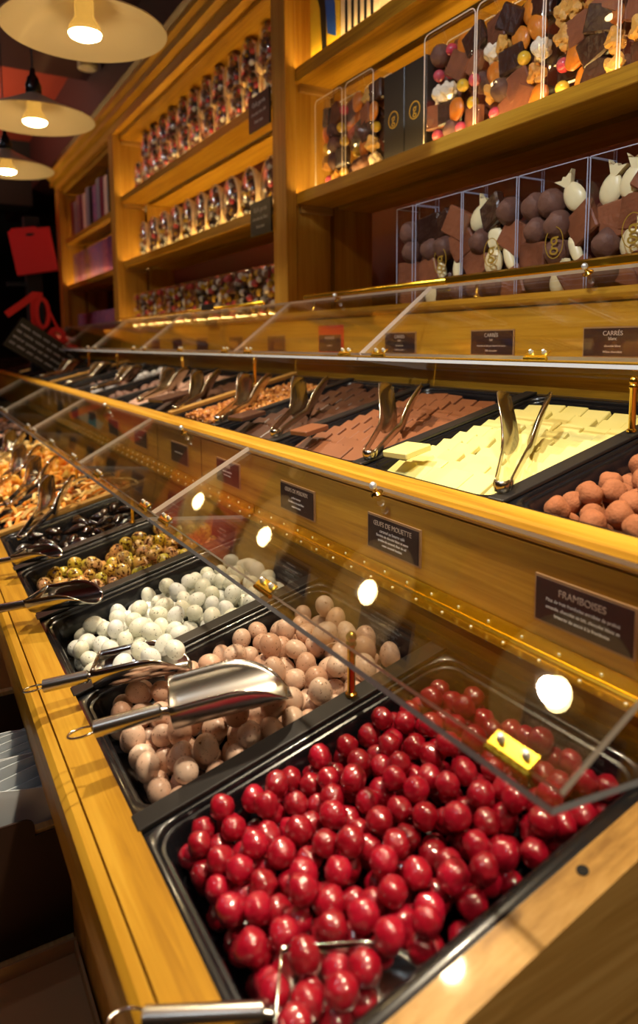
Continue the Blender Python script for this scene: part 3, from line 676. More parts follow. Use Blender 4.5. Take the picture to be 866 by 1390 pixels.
tongs((.548, .800, 1.1385), A40 + .05, .13, 'steel tongs resting on the milk chocolate squares')
tongs((.545, 1.085, 1.1385), A40 + .08, .13, 'steel tongs resting on the dark chocolate squares')
tongs((.545, 1.345, 1.1385), A40 + .04, .13, 'steel tongs standing in the caramelised nuts', L=.22)
tongs((.545, 1.615, 1.1385), A40 + .12, .13, 'steel tongs on the dark tablets beyond the wooden bar', L=.22)
tongs((.550, 1.93, 1.1385), A40, .12, 'steel tongs in front of the pale slabs', L=.22)
tongs((.550, 2.50, 1.1385), A40 - .3, .10, 'steel tongs by the white balls', L=.20)
tongs((.550, 2.95, 1.1385), A40 - .3, .10, 'steel tongs on the far dark lumps', L=.20)
tongs((.550, 3.6, 1.1385), A40 - .3, .10, 'steel tongs near the far pale bars', L=.20)
tongs((.175, 1.50, .905), math.radians(58), .14, 'bright steel tongs on the orange and yellow strips', mat_='steel', L=.24)
tongs((.185, 1.82, .908), math.radians(54), .14, 'bright steel tongs on the golden orange pieces', mat_='steel', L=.23)
tongs((.180, 2.07, .908), math.radians(54), .14, 'bright steel tongs on the deep orange nuggets', mat_='steel', L=.23)
tongs((.200, 2.45, .912), math.radians(54), .14, 'bright steel tongs beyond the orange nuggets', mat_='steel', L=.23)

# ------------------------------------------------------------------ shelving
cab = tag(empty('wall_shelving', (1.0, 2.5, 1.376)), 'tall oak wall shelving behind the counter with a moulded top', 'shelving')
def kp(b, name, m, smooth=False):
    o = b.build(name, m, smooth=smooth); o.parent = cab; o.matrix_parent_inverse = Matrix.Translation((-1.0, -2.5, -1.376)); return o
def upright(y0, y1, name='post'):
    b = B(); b.box((.885, y0, 1.376), (.917, y1, 2.27), bev=.002, seg=1); b.box((.917, y0 + .012, 1.376), (1.028, y1 - .012, 2.27)); b.box((1.042, y0 + .012, 1.376), (1.166, y1 - .012, 2.27)); kp(b, name, M['oak_v'])
upright(1.679, 1.757); upright(3.405, 3.49); upright(4.76, 4.87)
def shelf(y0, y1, zt, th=.026, name='shelf'):
    o = kp(B().box((.917, y0, zt - th), (1.028, y1, zt), bev=.0015, seg=1), name, M['oak']); 
    kp(B().box((1.055, y0, zt - th), (1.166, y1, zt)), 'rear_strip', M['oak'])
    kp(B().box((1.028, y0, zt - th * .5), (1.055, y1, zt - .004)), 'dark_slot', M['blackmat'])
    kp(B().box((.9172, y0, zt - .002), (.9198, y1, zt + .0028)), 'nose_lip', M['oak'])
    # support cleats
    for y in (y0, y1 - .014): kp(B().box((.930, y, zt - th - .020), (1.028, y + .014, zt - th)), 'cleat', M['oak_x'])
    l = kp(B().box((1.032, y0 + .01, zt - .003), (1.050, y1 - .01, zt + .001)), 'led_strip', M['led']); return o
YR = (-.3, 1.691); YM = (1.745, 3.417); YL = (3.478, 4.772)
shelf(*YR, 1.688); shelf(*YR, 2.002, .032); shelf(*YR, 2.30)
shelf(*YM, 1.684); shelf(*YM, 1.983); shelf(*YM, 2.272)
shelf(*YL, 1.668); shelf(*YL, 1.950); shelf(*YL, 2.262)
kp(B().box((.885, -.3, 2.262), (.917, 4.87, 2.305)), 'header', M['oak'])
c = B(); c.prism([(.885, 2.300), (.862, 2.312), (.862, 2.335), (.846, 2.350), (.846, 2.372), (.90, 2.372), (.90, 2.300)], -.3, 4.9); kp(c, 'cornice', M['oak'])
kp(B().box((.862, 4.87, 2.30), (1.30, 4.9, 2.372)), 'cornice_return', M['oak'])
# front strips lighting the products; base shelf one added to brighten the packs
for y0, y1, z in ((YM[0], YM[1], 1.3762), (YM[0], YM[1], 1.684), (YM[0], YM[1], 1.983), (YL[0], YL[1], 1.668), (YR[0], YR[1], 2.002), (YR[0], YR[1], 1.688)):
    kp(B().box((.9205, y0 + .01, z), (.9265, y1 - .01, z + .0014)), 'front_led_strip', M['led'])
# low back boards
kp(B().box((1.30, -.3, 1.376), (1.32, 1.30, 1.43)), 'back_strip', M['oak'])
tag(B().ball((1.543, 1.84, 1.85), .012, n=12, m=8).build('pilot_light', M['redlamp'], smooth=True), 'tiny glowing red light behind the shelves above the chocolate boxes', 'light')

# --- clear chocolate boxes
lib = {}
def unit(key, m, fn):
    b = B(); fn(b); o = b.build(key, m, smooth=35); lib[key] = [o, False]
unit('cocoa_ball', M['ball_brown'], lambda b: b.ball((0, 0, 0), .0185, n=16, m=11).wobble(.004, 60, 1))
unit('milk_slab', M['slab'], lambda b: b.box((-.006, -.023, -.021), (.006, .023, .021), bev=.002, seg=1))
unit('dark_slab', M['dark_slab'], lambda b: b.box((-.007, -.026, -.019), (.007, .022, .021), bev=.003, seg=1))
def fishf(b):
    pts = []
    for i in range(16):
        a = 2 * math.pi * i / 16; pts.append((.014 * math.cos(a), .019 * math.sin(a)))
    pts = [(y, z) for y, z in pts]; b.ball((0, 0, 0), 1, sc=(.007, .0145, .0195), n=16, m=10, egg=.12); b.prism([(-.004, .015), (-.014, .030), (-.003, .026), (0, .029), (.004, .026), (.013, .031), (.004, .015)], -.004, .004, ax='x')
unit('ivory_fish', M['fish'], fishf)
unit('small_ivory_piece', M['fish'], lambda b: b.ball((0, 0, 0), 1, sc=(.006, .008, .020), n=12, m=8).wobble(.002, 90, 2))
unit('walnut_half', M['walnut'], lambda b: b.ball((0, 0, 0), .0165, sc=(.6, .85, 1.05), n=22, m=16).wobble(.007, 160, 3))
unit('apricot_disc', M['apricot'], lambda b: b.ball((0, 0, 0), 1, sc=(.007, .017, .020), n=18, m=10).wobble(.003, 50, 3))
unit('white_cluster', M['meringue'], lambda b: b.ball((0, 0, 0), .017, sc=(.7, 1, 1), n=20, m=14).wobble(.008, 120, 5))
unit('pink_ball', M['pinkball'], lambda b: b.ball((0, 0, 0), .0105, n=16, m=11))
unit('gold_ball', M['goldball'], lambda b: b.ball((0, 0, 0), .0105, n=16, m=11))
LAB = dict(cocoa_ball='round cocoa chocolate', milk_slab='square milk chocolate slab', dark_slab='dark chocolate slab', ivory_fish='ivory white chocolate fish', small_ivory_piece='slim ivory chocolate piece', walnut_half='golden walnut half',
           apricot_disc='orange dried apricot disc', white_cluster='pale puffed cluster', pink_ball='shiny pink ball', gold_ball='shiny yellow ball')
def put(key, x, y, z, rx=0, rz=0, ry=0, where='', sc=1.):
    src, used = lib[key]; o = src.copy() if used else src
    if used: COL.objects.link(o)
    lib[key][1] = True
    o.matrix_world = Matrix.Translation((x, y, z)) @ Matrix.Rotation(rz, 4, 'Z') @ Matrix.Rotation(rx, 4, 'X') @ Matrix.Rotation(ry, 4, 'Y') @ Matrix.Scale(sc, 4)
    tag(o, LAB[key] + ' inside a clear box ' + where, 'chocolate', LAB[key] + 's ' + where)
def ring(b, Mx, ry, rz, th=.0012, n=28):
    b.rings([[Mx @ Vector(((ry + dr) * math.cos(2 * math.pi * i / n), (rz + dr) * math.sin(2 * math.pi * i / n), dz)) for dr, dz in ((-th, 0), (th, 0), (th, .0004), (-th, .0004))] for i in range(n + 1)], True, False, False)
def clear_box(y0, y1, z0, h, dep, label, logo, x=.931, rounded=False, mats=None):
    r = empty('chocolate_box', (x, (y0 + y1) / 2, z0)); tag(r, label, 'box', 'clear boxes of chocolates'); inv = Matrix.Translation((-x, -(y0 + y1) / 2, -z0))
    def par(o, p=None): o.parent = p or r; o.matrix_parent_inverse = inv if not p else Matrix(); return o
    y0 += .0015; y1 -= .0015
    b = B(); b.box((x, y0, z0), (x + dep, y1, z0 + h), bev=(.010 if rounded else 0), seg=3); body = par(b.build('clear_case', M['clearbox'], smooth=30))
    e = B(); q = .0006 if not rounded else .0010
    m_ = M['edge'] if rounded else M['box_edge']
    if rounded:
        for xx in (x, x + dep): e.tube([(xx, p[0], p[1]) for p in [(c_[0], c_[1]) for c_ in rrect(y0, z0, y1, z0 + h, .012, 0, 4)]], q, 6, True)
    else:
        for yy in (y0, y1):
            for xx in (x, x + dep): e.box((xx - q, yy - q, z0), (xx + q, yy + q, z0 + h))
        for yy in (y0, y1): e.box((x, yy - q, z0 + h - q), (x + dep, yy + q, z0 + h + q))
        e.box((x - q, y0, z0 + h - q), (x + q, y1, z0 + h + q)); e.box((x - q, y0, z0), (x + q, y1, z0 + .001))
    eo = e.build('case_edges', m_); eo.parent = body
    if logo:
        g = B(); Mx = FACE(x - .0006, (y0 + y1) / 2 - .01, z0 + h * .40); ring(g, Mx, .018, .025, .0007); lo = par(g.build('oval_logo', M['gold']))
        t_ = text('g', .042, M['gold'], r, inv @ FACE(x - .0008, (y0 + y1) / 2 - .01, z0 + h * .40 + .003), 'logo_letter')
    return r
def fill(y0, y1, z0, h, x, kinds, where, seed, rows=5, cols=3, dx=.020, back=True, sc=1.30):
    rd = random.Random(seed); w = (y1 - y0 - .012) / cols; hh = (h - .03) / rows
    for layer in ((1, 0) if back else (0,)):
        for i in range(rows):
            for j in range(cols):
                if layer == 1 and (i + j) % 2: continue
                y = y0 + .006 + w * (j + .5) + rd.uniform(-.006, .006) + (w * .18 if i % 2 else -w * .12); z = z0 + .022 + hh * i + rd.uniform(-.004, .004)
                y = min(max(y, y0 + .022), y1 - .022)
                k_ = rd.choice(kinds if layer == 0 else ['cocoa_ball', 'milk_slab', 'dark_slab'])
                put(k_, x + dx + rd.uniform(-.003, .004) + layer * .024, y, z, rx=rd.uniform(-.6, .6), rz=rd.uniform(-.25, .25), where=where, sc=sc)
K0 = ['cocoa_ball', 'cocoa_ball', 'milk_slab', 'milk_slab', 'dark_slab', 'milk_slab', 'ivory_fish', 'ivory_fish', 'small_ivory_piece', 'cocoa_ball']
b0 = [(.36, .510), (.512, .658), (.660, .745), (.747, .892), (.894, 1.029), (1.031, 1.171), (1.18, 1.265)]
b0 = [(.345, .500), (.502, .655 + .0), (.600 + .057, .7455), (.7475, .892), (.894, 1.029), (1.031, 1.171), (1.18, 1.240)]
b0 = [(.463, .603), (.605, .745), (.747, .890), (.892, 1.029), (1.031, 1.171), (1.178, 1.235)]
bl = ['nearest visible clear box of slabs and ivory fish, cut by the edge', 'clear box with two large ivory shapes, second on the lower shelf', 'clear box with a white shell and cocoa balls, third on the lower shelf', 'clear box with a gold oval and pale nib on a slab', 'clear box with three ivory pieces behind its logo', 'small clear box beside the oak upright on the lower shelf']
for i, (y0, y1) in enumerate(b0):
    z = 1.3765; h = .200
    clear_box(y0, y1, z, h, .060, bl[i], i < 5, x=.915)
    fill(y0, y1, z, h, .915, K0, 'on the lower shelf', 20 + i, 4, 3 if i < 5 else 1)
K1 = ['walnut_half', 'apricot_disc', 'milk_slab', 'cocoa_ball', 'dark_slab', 'white_cluster', 'pink_ball', 'gold_ball', 'walnut_half', 'apricot_disc', 'milk_slab']
b1 = [(.565, .714), (.716, .857), (.859, 1.018), (1.020, 1.168), (1.345, 1.463), (1.475, 1.605)]
bl1 = ['clear box of walnuts and slabs cut by the right edge, upper shelf', 'upper shelf clear box with two apricot halves and walnuts', 'upper shelf clear box with pale clusters and a yellow ball', 'upper shelf clear box next to the two black boxes', 'upper shelf clear box on the far side of the black boxes', 'upper shelf clear box closest to the oak upright']
for i, (y0, y1) in enumerate(b1):
    z = 1.6885; h = .214
    clear_box(y0, y1, z, h, .055, bl1[i], False, x=.931, rounded=True)
    fill(y0, y1, z, h, .931, K1, 'on the upper shelf', 50 + i, 5, 4 if i < 4 else 3, back=True, sc=1.12)
for i, (y0, y1) in enumerate(((1.172, 1.243), (1.245, 1.318))):
    r = empty('black_gift_box', (.94, (y0 + y1) / 2, 1.6885)); tag(r, ('black box with a gold round logo, directly beside the walnut boxes', 'black box with a gold round logo, next to the rounded clear box')[i], 'box', 'black boxes')
    inv = Matrix.Translation((-.94, -(y0 + y1) / 2, -1.6885))
    o = B().box((.94, y0, 1.6885), (1.01, y1, 1.6885 + .185), bev=.001, seg=1).build('case', M['bar']); o.parent = r; o.matrix_parent_inverse = inv
    g = B(); ring(g, FACE(.9392, (y0 + y1) / 2, 1.775), .017, .017); o = g.build('round_logo', M['gold']); o.parent = r; o.matrix_parent_inverse = inv
    text('g', .030, M['gold'], r, inv @ FACE(.939, (y0 + y1) / 2, 1.777), 'logo_letter')
# printed boxes on the top right shelf
r = empty('picture_tin', (.94, 1.57, 2.003)); tag(r, 'bright yellow box with dark and blue painted shapes, top shelf', 'box'); inv = Matrix.Translation((-.94, -1.57, -2.003))
def pr_(o): o.parent = r; o.matrix_parent_inverse = inv
pr_(B().box((.94, 1.500, 2.003), (1.0, 1.640, 2.22)).build('case', M['yellow_print']))
pr_(B().prism([(1.515, 2.03), (1.555, 2.05), (1.565, 2.13), (1.535, 2.16), (1.520, 2.10)], .9388, .94, ax='x').build('blue_shape', M['blue_print']))
pr_(B().prism([(1.560, 2.018), (1.580, 2.02), (1.590, 2.12), (1.610, 2.17), (1.570, 2.19), (1.563, 2.10)], .9384, .94, ax='x').build('dark_shape', M['bar']))
r = empty('striped_box', (.94, 1.41, 2.003)); tag(r, 'cream box with vertical black stripes beside the yellow box', 'box'); inv = Matrix.Translation((-.94, -1.41, -2.003))
pr_(B().box((.94, 1.335, 2.003), (1.0, 1.495, 2.22)).build('case', M['cream_card']))
b = B()
for i in range(5): b.box((.9386, 1.474 - i * .0265 - .009, 2.012), (.94, 1.474 - i * .0265, 2.21))
pr_(b.build('stripes', M['bar']))

# --- chocolate eggs on the middle bay
def egg_item(h=.165, seed=0):
    rd = random.Random(seed); w = h * .355; r = empty('filled_chocolate_egg')
    b = B(); N = 26
    def outline(s, a):  # s 0..1 height -> half width
        z = s * 2 - 1; return math.sqrt(max(0, 1 - z * z)) * (1 - .16 * z)
    rs = []
    for i in range(0, 17):
        z = -math.cos(math.pi * i / 16); wr = math.sin(math.pi * i / 16) * (1 - .14 * z)
        rs.append([(w * 1.15 * wr * math.sin(a), w * wr * math.cos(a), h / 2 + h / 2 * z) for a in [math.pi * j / 12 for j in range(13)]])
    b.rings(rs, closed=False); bmesh.ops.remove_doubles(b.bm, verts=b.bm.verts, dist=1e-5)
    o = b.build('half_shell', M['cone'], r, smooth=True); so = o.modifiers.new('s', 'SOLIDIFY'); so.thickness = .003
    f = B(); f.rings([[(w * .5, .014 * math.cos(a), h * .22) if False else (w * .42 + .016 * math.sin(a), .016 * math.cos(a), h * .24) for a in [2 * math.pi * j / 16 for j in range(16)]], [(w * .42 + .030 * math.sin(a), .034 * math.cos(a), -.0005) for a in [2 * math.pi * j / 16 for j in range(16)]]])
    f.build('stand', M['cone'], r, smooth=40)
    p = B(); ms = ['ball_brown', 'slab', 'pinkball', 'goldball', 'pearl', 'dark_slab']
    p.rings([[(.004 + (0 if q == 0 else .006), w * .9 * math.sin(math.pi * i / 12) * (1 - .14 * -math.cos(math.pi * i / 12)) * sgn, h / 2 - h * .46 * math.cos(math.pi * i / 12)) for sgn, i in [(1, i) for i in range(13)] + [(-1, i) for i in range(11, 0, -1)]] for q in (0, 1)], mi=5)
    for i in range(34):
        z = rd.uniform(-.85, .85); wr = math.sqrt(1 - z * z) * (1 - .14 * z) * .80; y = rd.uniform(-1, 1) * wr * w; rr = rd.uniform(.007, .012)
        p.ball((-.002 + rd.uniform(-.004, .004), y, h / 2 + h * .47 * z), rr, n=10, m=7, mi=rd.choice([0, 0, 1, 1, 2, 3, 4, 5, 0]))
    p.build('filling', [M[k] for k in ms], r, smooth=True)
    c_ = B(); rs = []
    for i in range(0, 13):
        z = -math.cos(math.pi * i / 12); wr = math.sin(math.pi * i / 12) * (1 - .14 * z)
        rs.append([(-.018 * wr * math.sin(a) - .003, w * .97 * wr * math.cos(a), h / 2 + h / 2 * z * .97) for a in [math.pi * j / 8 for j in range(9)]])
    c_.rings(rs, closed=False); bmesh.ops.remove_doubles(c_.bm, verts=c_.bm.verts, dist=1e-5); c_.wobble(.004, 110, seed); c_.build('clear_wrap', M['film'], r, smooth=True)
    return r
eggs = [egg_item(.168, s) for s in (1, 2)]; eggs_s = [egg_item(.138, s) for s in (3, 4)]
def put_egg(src, used, x, y, z, label, group, rz=0):
    o = copy_tree(src) if used else src
    o.location = (x, y, z); o.rotation_euler = (0, 0, rz); tag(o, label, 'chocolate egg', group)
n_ = 0
for i, y in enumerate((1.815, 1.955, 2.105, 2.25, 2.395, 2.535, 2.675, 2.82, 2.97, 3.12, 3.27)):
    put_egg(eggs[i % 2], i > 1, .975, y, 1.6875, 'large half egg filled with colourful sweets, single row on the middle shelf', 'eggs on the middle shelf', -.02 + random.uniform(-.08, .08))
for i in range(13):
    put_egg(eggs_s[i % 2], i > 1, .968, 1.80 + .124 * i, 1.9865, 'small filled egg standing directly on the highest egg shelf', 'lower row of eggs on the top shelf', -.02 + random.uniform(-.08, .08))
for i in range(12):
    put_egg(eggs_s[i % 2], True, .985, 1.862 + .124 * i, 2.108, 'small filled egg stacked on top of other eggs on the highest shelf', 'upper row of eggs on the top shelf', -.02 + random.uniform(-.08, .08))
# --- clear bags of coloured balls on the base shelf of the middle bay
def ball_bag(seed, keys, w=.115, h=.150, d=.05, nb=52):
    rd = random.Random(seed); r = empty('sweet_bag'); p = B()
    for i in range(nb):
        p.ball((rd.uniform(.008, d - .008), rd.uniform(-w / 2 + .010, w / 2 - .010), rd.uniform(.010, h - .016)), rd.uniform(.0095, .0135), n=10, m=7, mi=rd.randrange(len(keys)))
    p.build('filling', [M[k] for k in keys], r, smooth=True)
    b = B(); b.box((-.002, -w / 2, 0), (d + .002, w / 2, h), bev=.008, seg=2)
    for f in list(b.bm.faces): pass
    bmesh.ops.subdivide_edges(b.bm, edges=b.bm.edges, cuts=3, use_grid_fill=True); b.wobble(.004, 110, seed); b.build('clear_wrap', M['film'], r, smooth=True); return r
bags = [ball_bag(s, ['goldball', 'pinkball', 'ball_brown', 'pearl', 'dark_slab', 'slab', 'goldball']) for s in (5, 6, 7)]
for i in range(13):
    o = bags[i] if i < 3 else copy_tree(bags[i % 3]); o.location = (.93, 1.83 + .121 * i, 1.3785); tag(o, 'clear wrapped pack of gold, red and brown balls behind the gold rail', 'sweet pack', 'packs of coloured balls')
# --- far bay
def slim(y, w, z, h, key, m, label, group, d=.10):
    o = B().box((.945, y - w / 2, z), (.945 + d, y + w / 2, z + h), bev=.002, seg=1).build(key, m); tag(o, label, 'box', group)
cols_ = ['grey_card', 'wine_card', 'blackmat', 'cream_card', 'wine_card', 'grey_card', 'pink_card', 'blackmat', 'grey_card', 'cream_card', 'wine_card', 'pink_card', 'grey_card', 'wine_card']
for i in range(14): slim(3.56 + .085 * i, .068, 1.9515, .215 + .01 * (i % 3), 'upright_box', M[cols_[i]], 'slim upright box in grey, wine or black on the far top shelf', 'slim boxes in the far bay')
for i in range(11): slim(3.56 + .108 * i, .098, 1.6695, .185, 'wrapped_pack', M['pink_card'], 'purple and pink wrapped pack in the middle of the far bay', 'purple packs in the far bay')
for i in range(9): slim(3.58 + .125 * i, .118, 1.377, .105, 'low_pack', M['pink_card'], 'low pink brown pack at the bottom of the far bay', 'low packs in the far bay')
# --- hanging shelf signs
def shelf_sign(y, z, label, lines):
    r = empty('shelf_sign', (.882, y, z - .05)); tag(r, label, 'sign', 'black shelf signs'); inv = Matrix.Translation((-.882, -y, -(z - .05)))
    o = B().box((.878, y - .066, z - .046), (.884, y + .066, z + .046), bev=.001, seg=1).build('board', M['bar']); o.parent = r; o.matrix_parent_inverse = inv
    o = B().box((.884, y - .01, z + .02), (.918, y + .01, z + .030)).build('clip', M['bar']); o.parent = r; o.matrix_parent_inverse = inv
    for s, sz, dz in lines: text(s, sz, M['textw'], r, inv @ FACE(.8775, y, z + dz))
shelf_sign(1.823, 1.932, 'black handwritten sign clipped to the highest egg shelf by the upright', [('Œufs garnis', .018, .022), ('chocolat noir, lait', .013, -.002), ('fruits secs', .013, -.024)])
shelf_sign(1.823, 1.648, 'black handwritten sign clipped to the middle egg shelf by the upright', [('Œufs garnis', .018, .022), ('chocolat lait, blanc', .013, -.002), ('fruits secs', .013, -.024)])
tag(B().box((.866, 2.16, 1.4065), (.868, 2.27, 1.4265), bev=.001, seg=1).build('rail_sign', M['bar']), 'small black tag clipped on the gold rail under the ball packs', 'tag')
tag(B().box((.868, 2.14, 1.354), (.8705, 2.24, 1.374), bev=.0008, seg=1).build('shelf_tag', M['bar']), 'small black tag stuck on the shelf edge below the gold rail', 'tag')

# ------------------------------------------------------------------ pendant lamps
def pendant():
    r = empty('pendant_lamp')
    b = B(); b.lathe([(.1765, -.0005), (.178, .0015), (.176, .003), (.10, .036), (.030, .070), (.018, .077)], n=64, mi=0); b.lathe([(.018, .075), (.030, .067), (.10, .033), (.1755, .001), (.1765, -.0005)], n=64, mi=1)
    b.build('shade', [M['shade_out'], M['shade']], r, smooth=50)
    b = B(); b.lathe([(0, .070), (.020, .070), (.024, .080), (.024, .098), (.019, .112), (.0165, .122), (.010, .130), (.006, .150), (0, .152)], n=24); b.build('socket', M['black'], r, smooth=40)
    b = B(); b.cyl((0, 0, .150), (0, 0, .77), .0028, n=8); b.build('cord', M['bar'], r)
    b = B(); b.lathe([(.0205, .074), (.021, .045), (.021, .030), (.026, .020), (.034, .008), (.0365, -.002), (.0355, -.006)], n=32); b.build('bulb_neck', M['bulbneck'], r, smooth=60)
    b = B(); b.lathe([(.0355, -.006), (.033, -.0115), (.024, -.016), (.012, -.018), (0, -.0185)], n=32); b.build('bulb_face', M['bulb'], r, smooth=60)
    return r
pl_ = pendant(); LY = [1.673, 2.381, 3.094, .963, .253, -.457]
PLB = ['large pendant lamp with a wide cream shade, nearest in view', 'middle cream pendant lamp with its black socket and cord showing', 'smallest and farthest pendant lamp, cut by the left edge', 'pendant lamp above the near trays, out of the picture', 'pendant lamp over the viewer, out of the picture', 'pendant lamp behind the viewer, out of the picture']
for i, y in enumerate(LY):
    o = pl_ if i == 0 else copy_tree(pl_); o.location = (.385, y, 1.985); tag(o, PLB[i], 'lamp', 'pendant lamps')
    ld = bpy.data.lights.new('bulb_light', 'SPOT'); ld.energy = LAMP = 24; ld.color = (1, .84, .60); ld.spot_size = math.radians(104); ld.spot_blend = 1.0; ld.shadow_soft_size = .026
    lo = bpy.data.objects.new('bulb_light', ld); COL.objects.link(lo); lo.location = (.385, y, 1.955); lo.parent = None
# ceiling spots (cool) used by the shop
def cspot(x, y, z, e, tx, ty, tz, label, col=(.86, .92, 1), ang=95):
    r = empty('ceiling_spot', (x, y, z)); tag(r, label, 'spotlight', 'ceiling spotlights')
    b = B(); b.lathe([(0, .05), (.045, .05), (.045, 0), (.036, -.004)], n=24); o = b.build('housing', M['shade'], r, smooth=40)
    b = B(); b.lathe([(.036, -.003), (0, -.003)], n=24); b.build('lens', M['spotface'] if e else M['shade'], r)
    if e:
        ld = bpy.data.lights.new('spot', 'SPOT'); ld.energy = e; ld.color = col; ld.spot_size = math.radians(ang); ld.spot_blend = .8; ld.shadow_soft_size = .03
        lo = bpy.data.objects.new('spot', ld); COL.objects.link(lo); lo.location = (x, y, z - .02); d = Vector((tx - x, ty - y, tz - z)); lo.rotation_euler = d.to_track_quat('-Z', 'Y').to_euler()
cspot(.80, 3.45, 2.55, 0, 0, 0, 0, 'small round spotlight on the ceiling beside the large lamp')
cspot(-.55, .10, 2.70, 60, .93, .75, 1.55, 'ceiling spotlight behind the viewer, out of the picture', ang=50)
cspot(-.75, 1.60, 2.70, 4, .8, 2.2, 1.6, 'ceiling spotlight left of the counter, out of the picture')
cspot(-.75, 3.9, 2.70, 8, .8, 3.4, 1.4, 'ceiling spotlight far left of the counter, out of the picture')
# added light without a known source, brightening the red ceiling beyond the beam
ld = bpy.data.lights.new('added_ceiling_glow', 'AREA'); ld.energy = 15; ld.shape = 'DISK'; ld.size = .45; ld.color = (1, .75, .5); lo = bpy.data.objects.new('added_ceiling_glow', ld); COL.objects.link(lo); lo.location = (-.3, 4.6, 2.1); lo.rotation_euler = (math.pi, 0, 0)

up = empty('added_uplighter', (-.3, 4.6, 0)); tag(up, 'added uplighter with a wide bowl, unseen left of the picture edge', 'lamp')  # made-up stand and bowl, added to house the ceiling light
b = B(); b.lathe([(0, 0), (.15, 0), (.15, .02), (.015, .03), (.012, 1.96), (.0, 1.96)], n=24); b.build('pole', M['black'], up, smooth=40)
b = B(); b.lathe([(.012, 1.95), (.15, 1.98), (.28, 2.09), (.275, 2.09), (.15, 1.99), (.01, 1.965)], n=32); b.build('bowl', M['shade_out'], up, smooth=40)
# ------------------------------------------------------------------ cartons at the left
def carton(x0, x1, y0, y1, z0, h, label, flap=True):
    r = empty('brown_carton', ((x0 + x1) / 2, (y0 + y1) / 2, z0)); tag(r, label, 'carton', 'open brown cartons'); inv = Matrix.Translation((-(x0 + x1) / 2, -(y0 + y1) / 2, -z0))
    def par(o): o.parent = r; o.matrix_parent_inverse = inv
    t = .003
    b = B(); b.box((x0, y0, z0), (x1, y1, z0 + t)); b.box((x0, y1 - t, z0), (x1, y1, z0 + h)); b.box((x0, y0, z0), (x0 + t, y1, z0 + h)); b.box((x1 - t, y0, z0), (x1, y1, z0 + h * .9)); par(b.build('inner_walls', M['kraft']))
    b = B(); n = 8; pts = [(x0, z0)] + [(x1, z0), (x1, z0 + h * .86)]; cx = x1 - .045; pts += [(cx, z0 + h * .86)] + [(cx - .012 + .012 * math.cos(a), z0 + h - .012 + .012 * math.sin(a)) for a in [math.pi / 2 * i / n for i in range(n + 1)]] + [(x0, z0 + h)]
    b.rings([[(p[0], y0 - .002, p[1]) for p in pts], [(p[0], y0 - .0045, p[1]) for p in pts]]); b.box((x0 - .002, y0, z0), (x0, y1, z0 + h)); par(b.build('outer_wrap', M['carton']))
    b = B(); b.box((cx, y0 - .001, z0 + h * .80), (x1, y0 + .010, z0 + h * .885)); par(b.build('rim_strip', M['oak_pale']))
    return r
carton(-.17, .134, .805, .985, .606, .160, 'open dark brown carton full of clear plastic bags under the rail')
carton(-.17, .118, 1.07, 1.26, .606, .215, 'second dark brown carton behind the one with plastic bags')
carton(-.40, .122, .05, .77, .606, .020, 'flat dark brown box lid at the bottom left below the rail')
pb = None
for i in range(22):
    y = .818 + i * .0068; rd = random.Random(i)
    b = B(); n = 9; rs = []
    for j in range(n):
        s = j / (n - 1); x = -.155 + .270 * s; rs.append([(x, y + .0022 * math.sin(6 * s + i) + q, .612 + hz) for q, hz in ((-.0006, 0), (-.0006 + .006 * math.sin(i + s * 3), .185 + .014 * math.sin(4 * s + i * .7)), (.0006 + .006 * math.sin(i + s * 3), .185 + .014 * math.sin(4 * s + i * .7)), (.0006, 0))])
    b.rings(rs); o = b.build('plastic_bag', M['bag']); tag(o, 'flat clear plastic bag standing in the open brown carton', 'bag', 'clear bags in the carton')
ck = B().ball((0, 0, 0), 1, sc=(.085, .085, .03), n=24, m=14).wobble(.012, 30, 1)
for i, (x, y, z) in enumerate(((.035, 1.42, .745), (.02, 1.62, .745), (.05, 1.40, .690), (.03, 1.62, .690))):
    if i == 0: o = ck.build('nut_cake', M['cookie'], smooth=True); c0 = o
    else: o = c0.copy(); COL.objects.link(o)
    o.location = (x, y, z); o.rotation_euler = (.1 * i, .1, i); tag(o, 'golden nut topped cake in the box left of the rail', 'cake', 'nut cakes')
cb = B(); cb.box((-.20, 1.30, .606), (.118, 1.76, .66)); tag(cb.build('cake_box', M['kraft']), 'plain brown board box under the nut cakes', 'box')

# ------------------------------------------------------------------ far left items
def paper_bag(o, w, h, d, rot, label):
    r = empty('paper_bag', o); r.rotation_euler = rot; tag(r, label, 'bag')
    b = B(); b.box((-w / 2, -d / 2, 0), (w / 2, d / 2, h)); ob = b.build('bag_body', M['redbag'], r)
    b = B(); pts = [(-w * .10, h * .86), (-w * .06, h * .91), (w * .10, h * .90), (w * .13, h * .865), (w * .02, h * .84)]
    b.rings([[(p[0], -d / 2 - .001, p[1]) for p in pts], [(p[0], -d / 2, p[1]) for p in pts]]); b.build('cut_out_handle', M['blackmat'], r)
    b = B(); b.prism([(-w * .45, h), (w * .22, h), (w * .17, h * 1.045), (-w * .40, h * 1.06)], -d / 2 + .001, d / 2 - .001); b.build('flap', M['redbag'], r)
paper_bag((.655, 4.2, 1.690), .215, .235, .05, (.0, -.16, -.25), 'bright red paper bag hanging in the dark beside the shelving')
st = B(); st.box((.60, 4.24, 1.10), (.68, 4.32, 2.0)); st.box((.50, 4.25, 1.62), (.60, 4.30, 1.64)); tag(st.build('display_stand', M['blackmat']), 'black display stand carrying the red paper bag', 'stand')
tag(B().box((.30, 4.5, .0), (1.3, 5.3, 1.12)).build('till_cabinet', M['blackmat']), 'dark cabinet at the far end of the counter', 'cabinet') if False else None
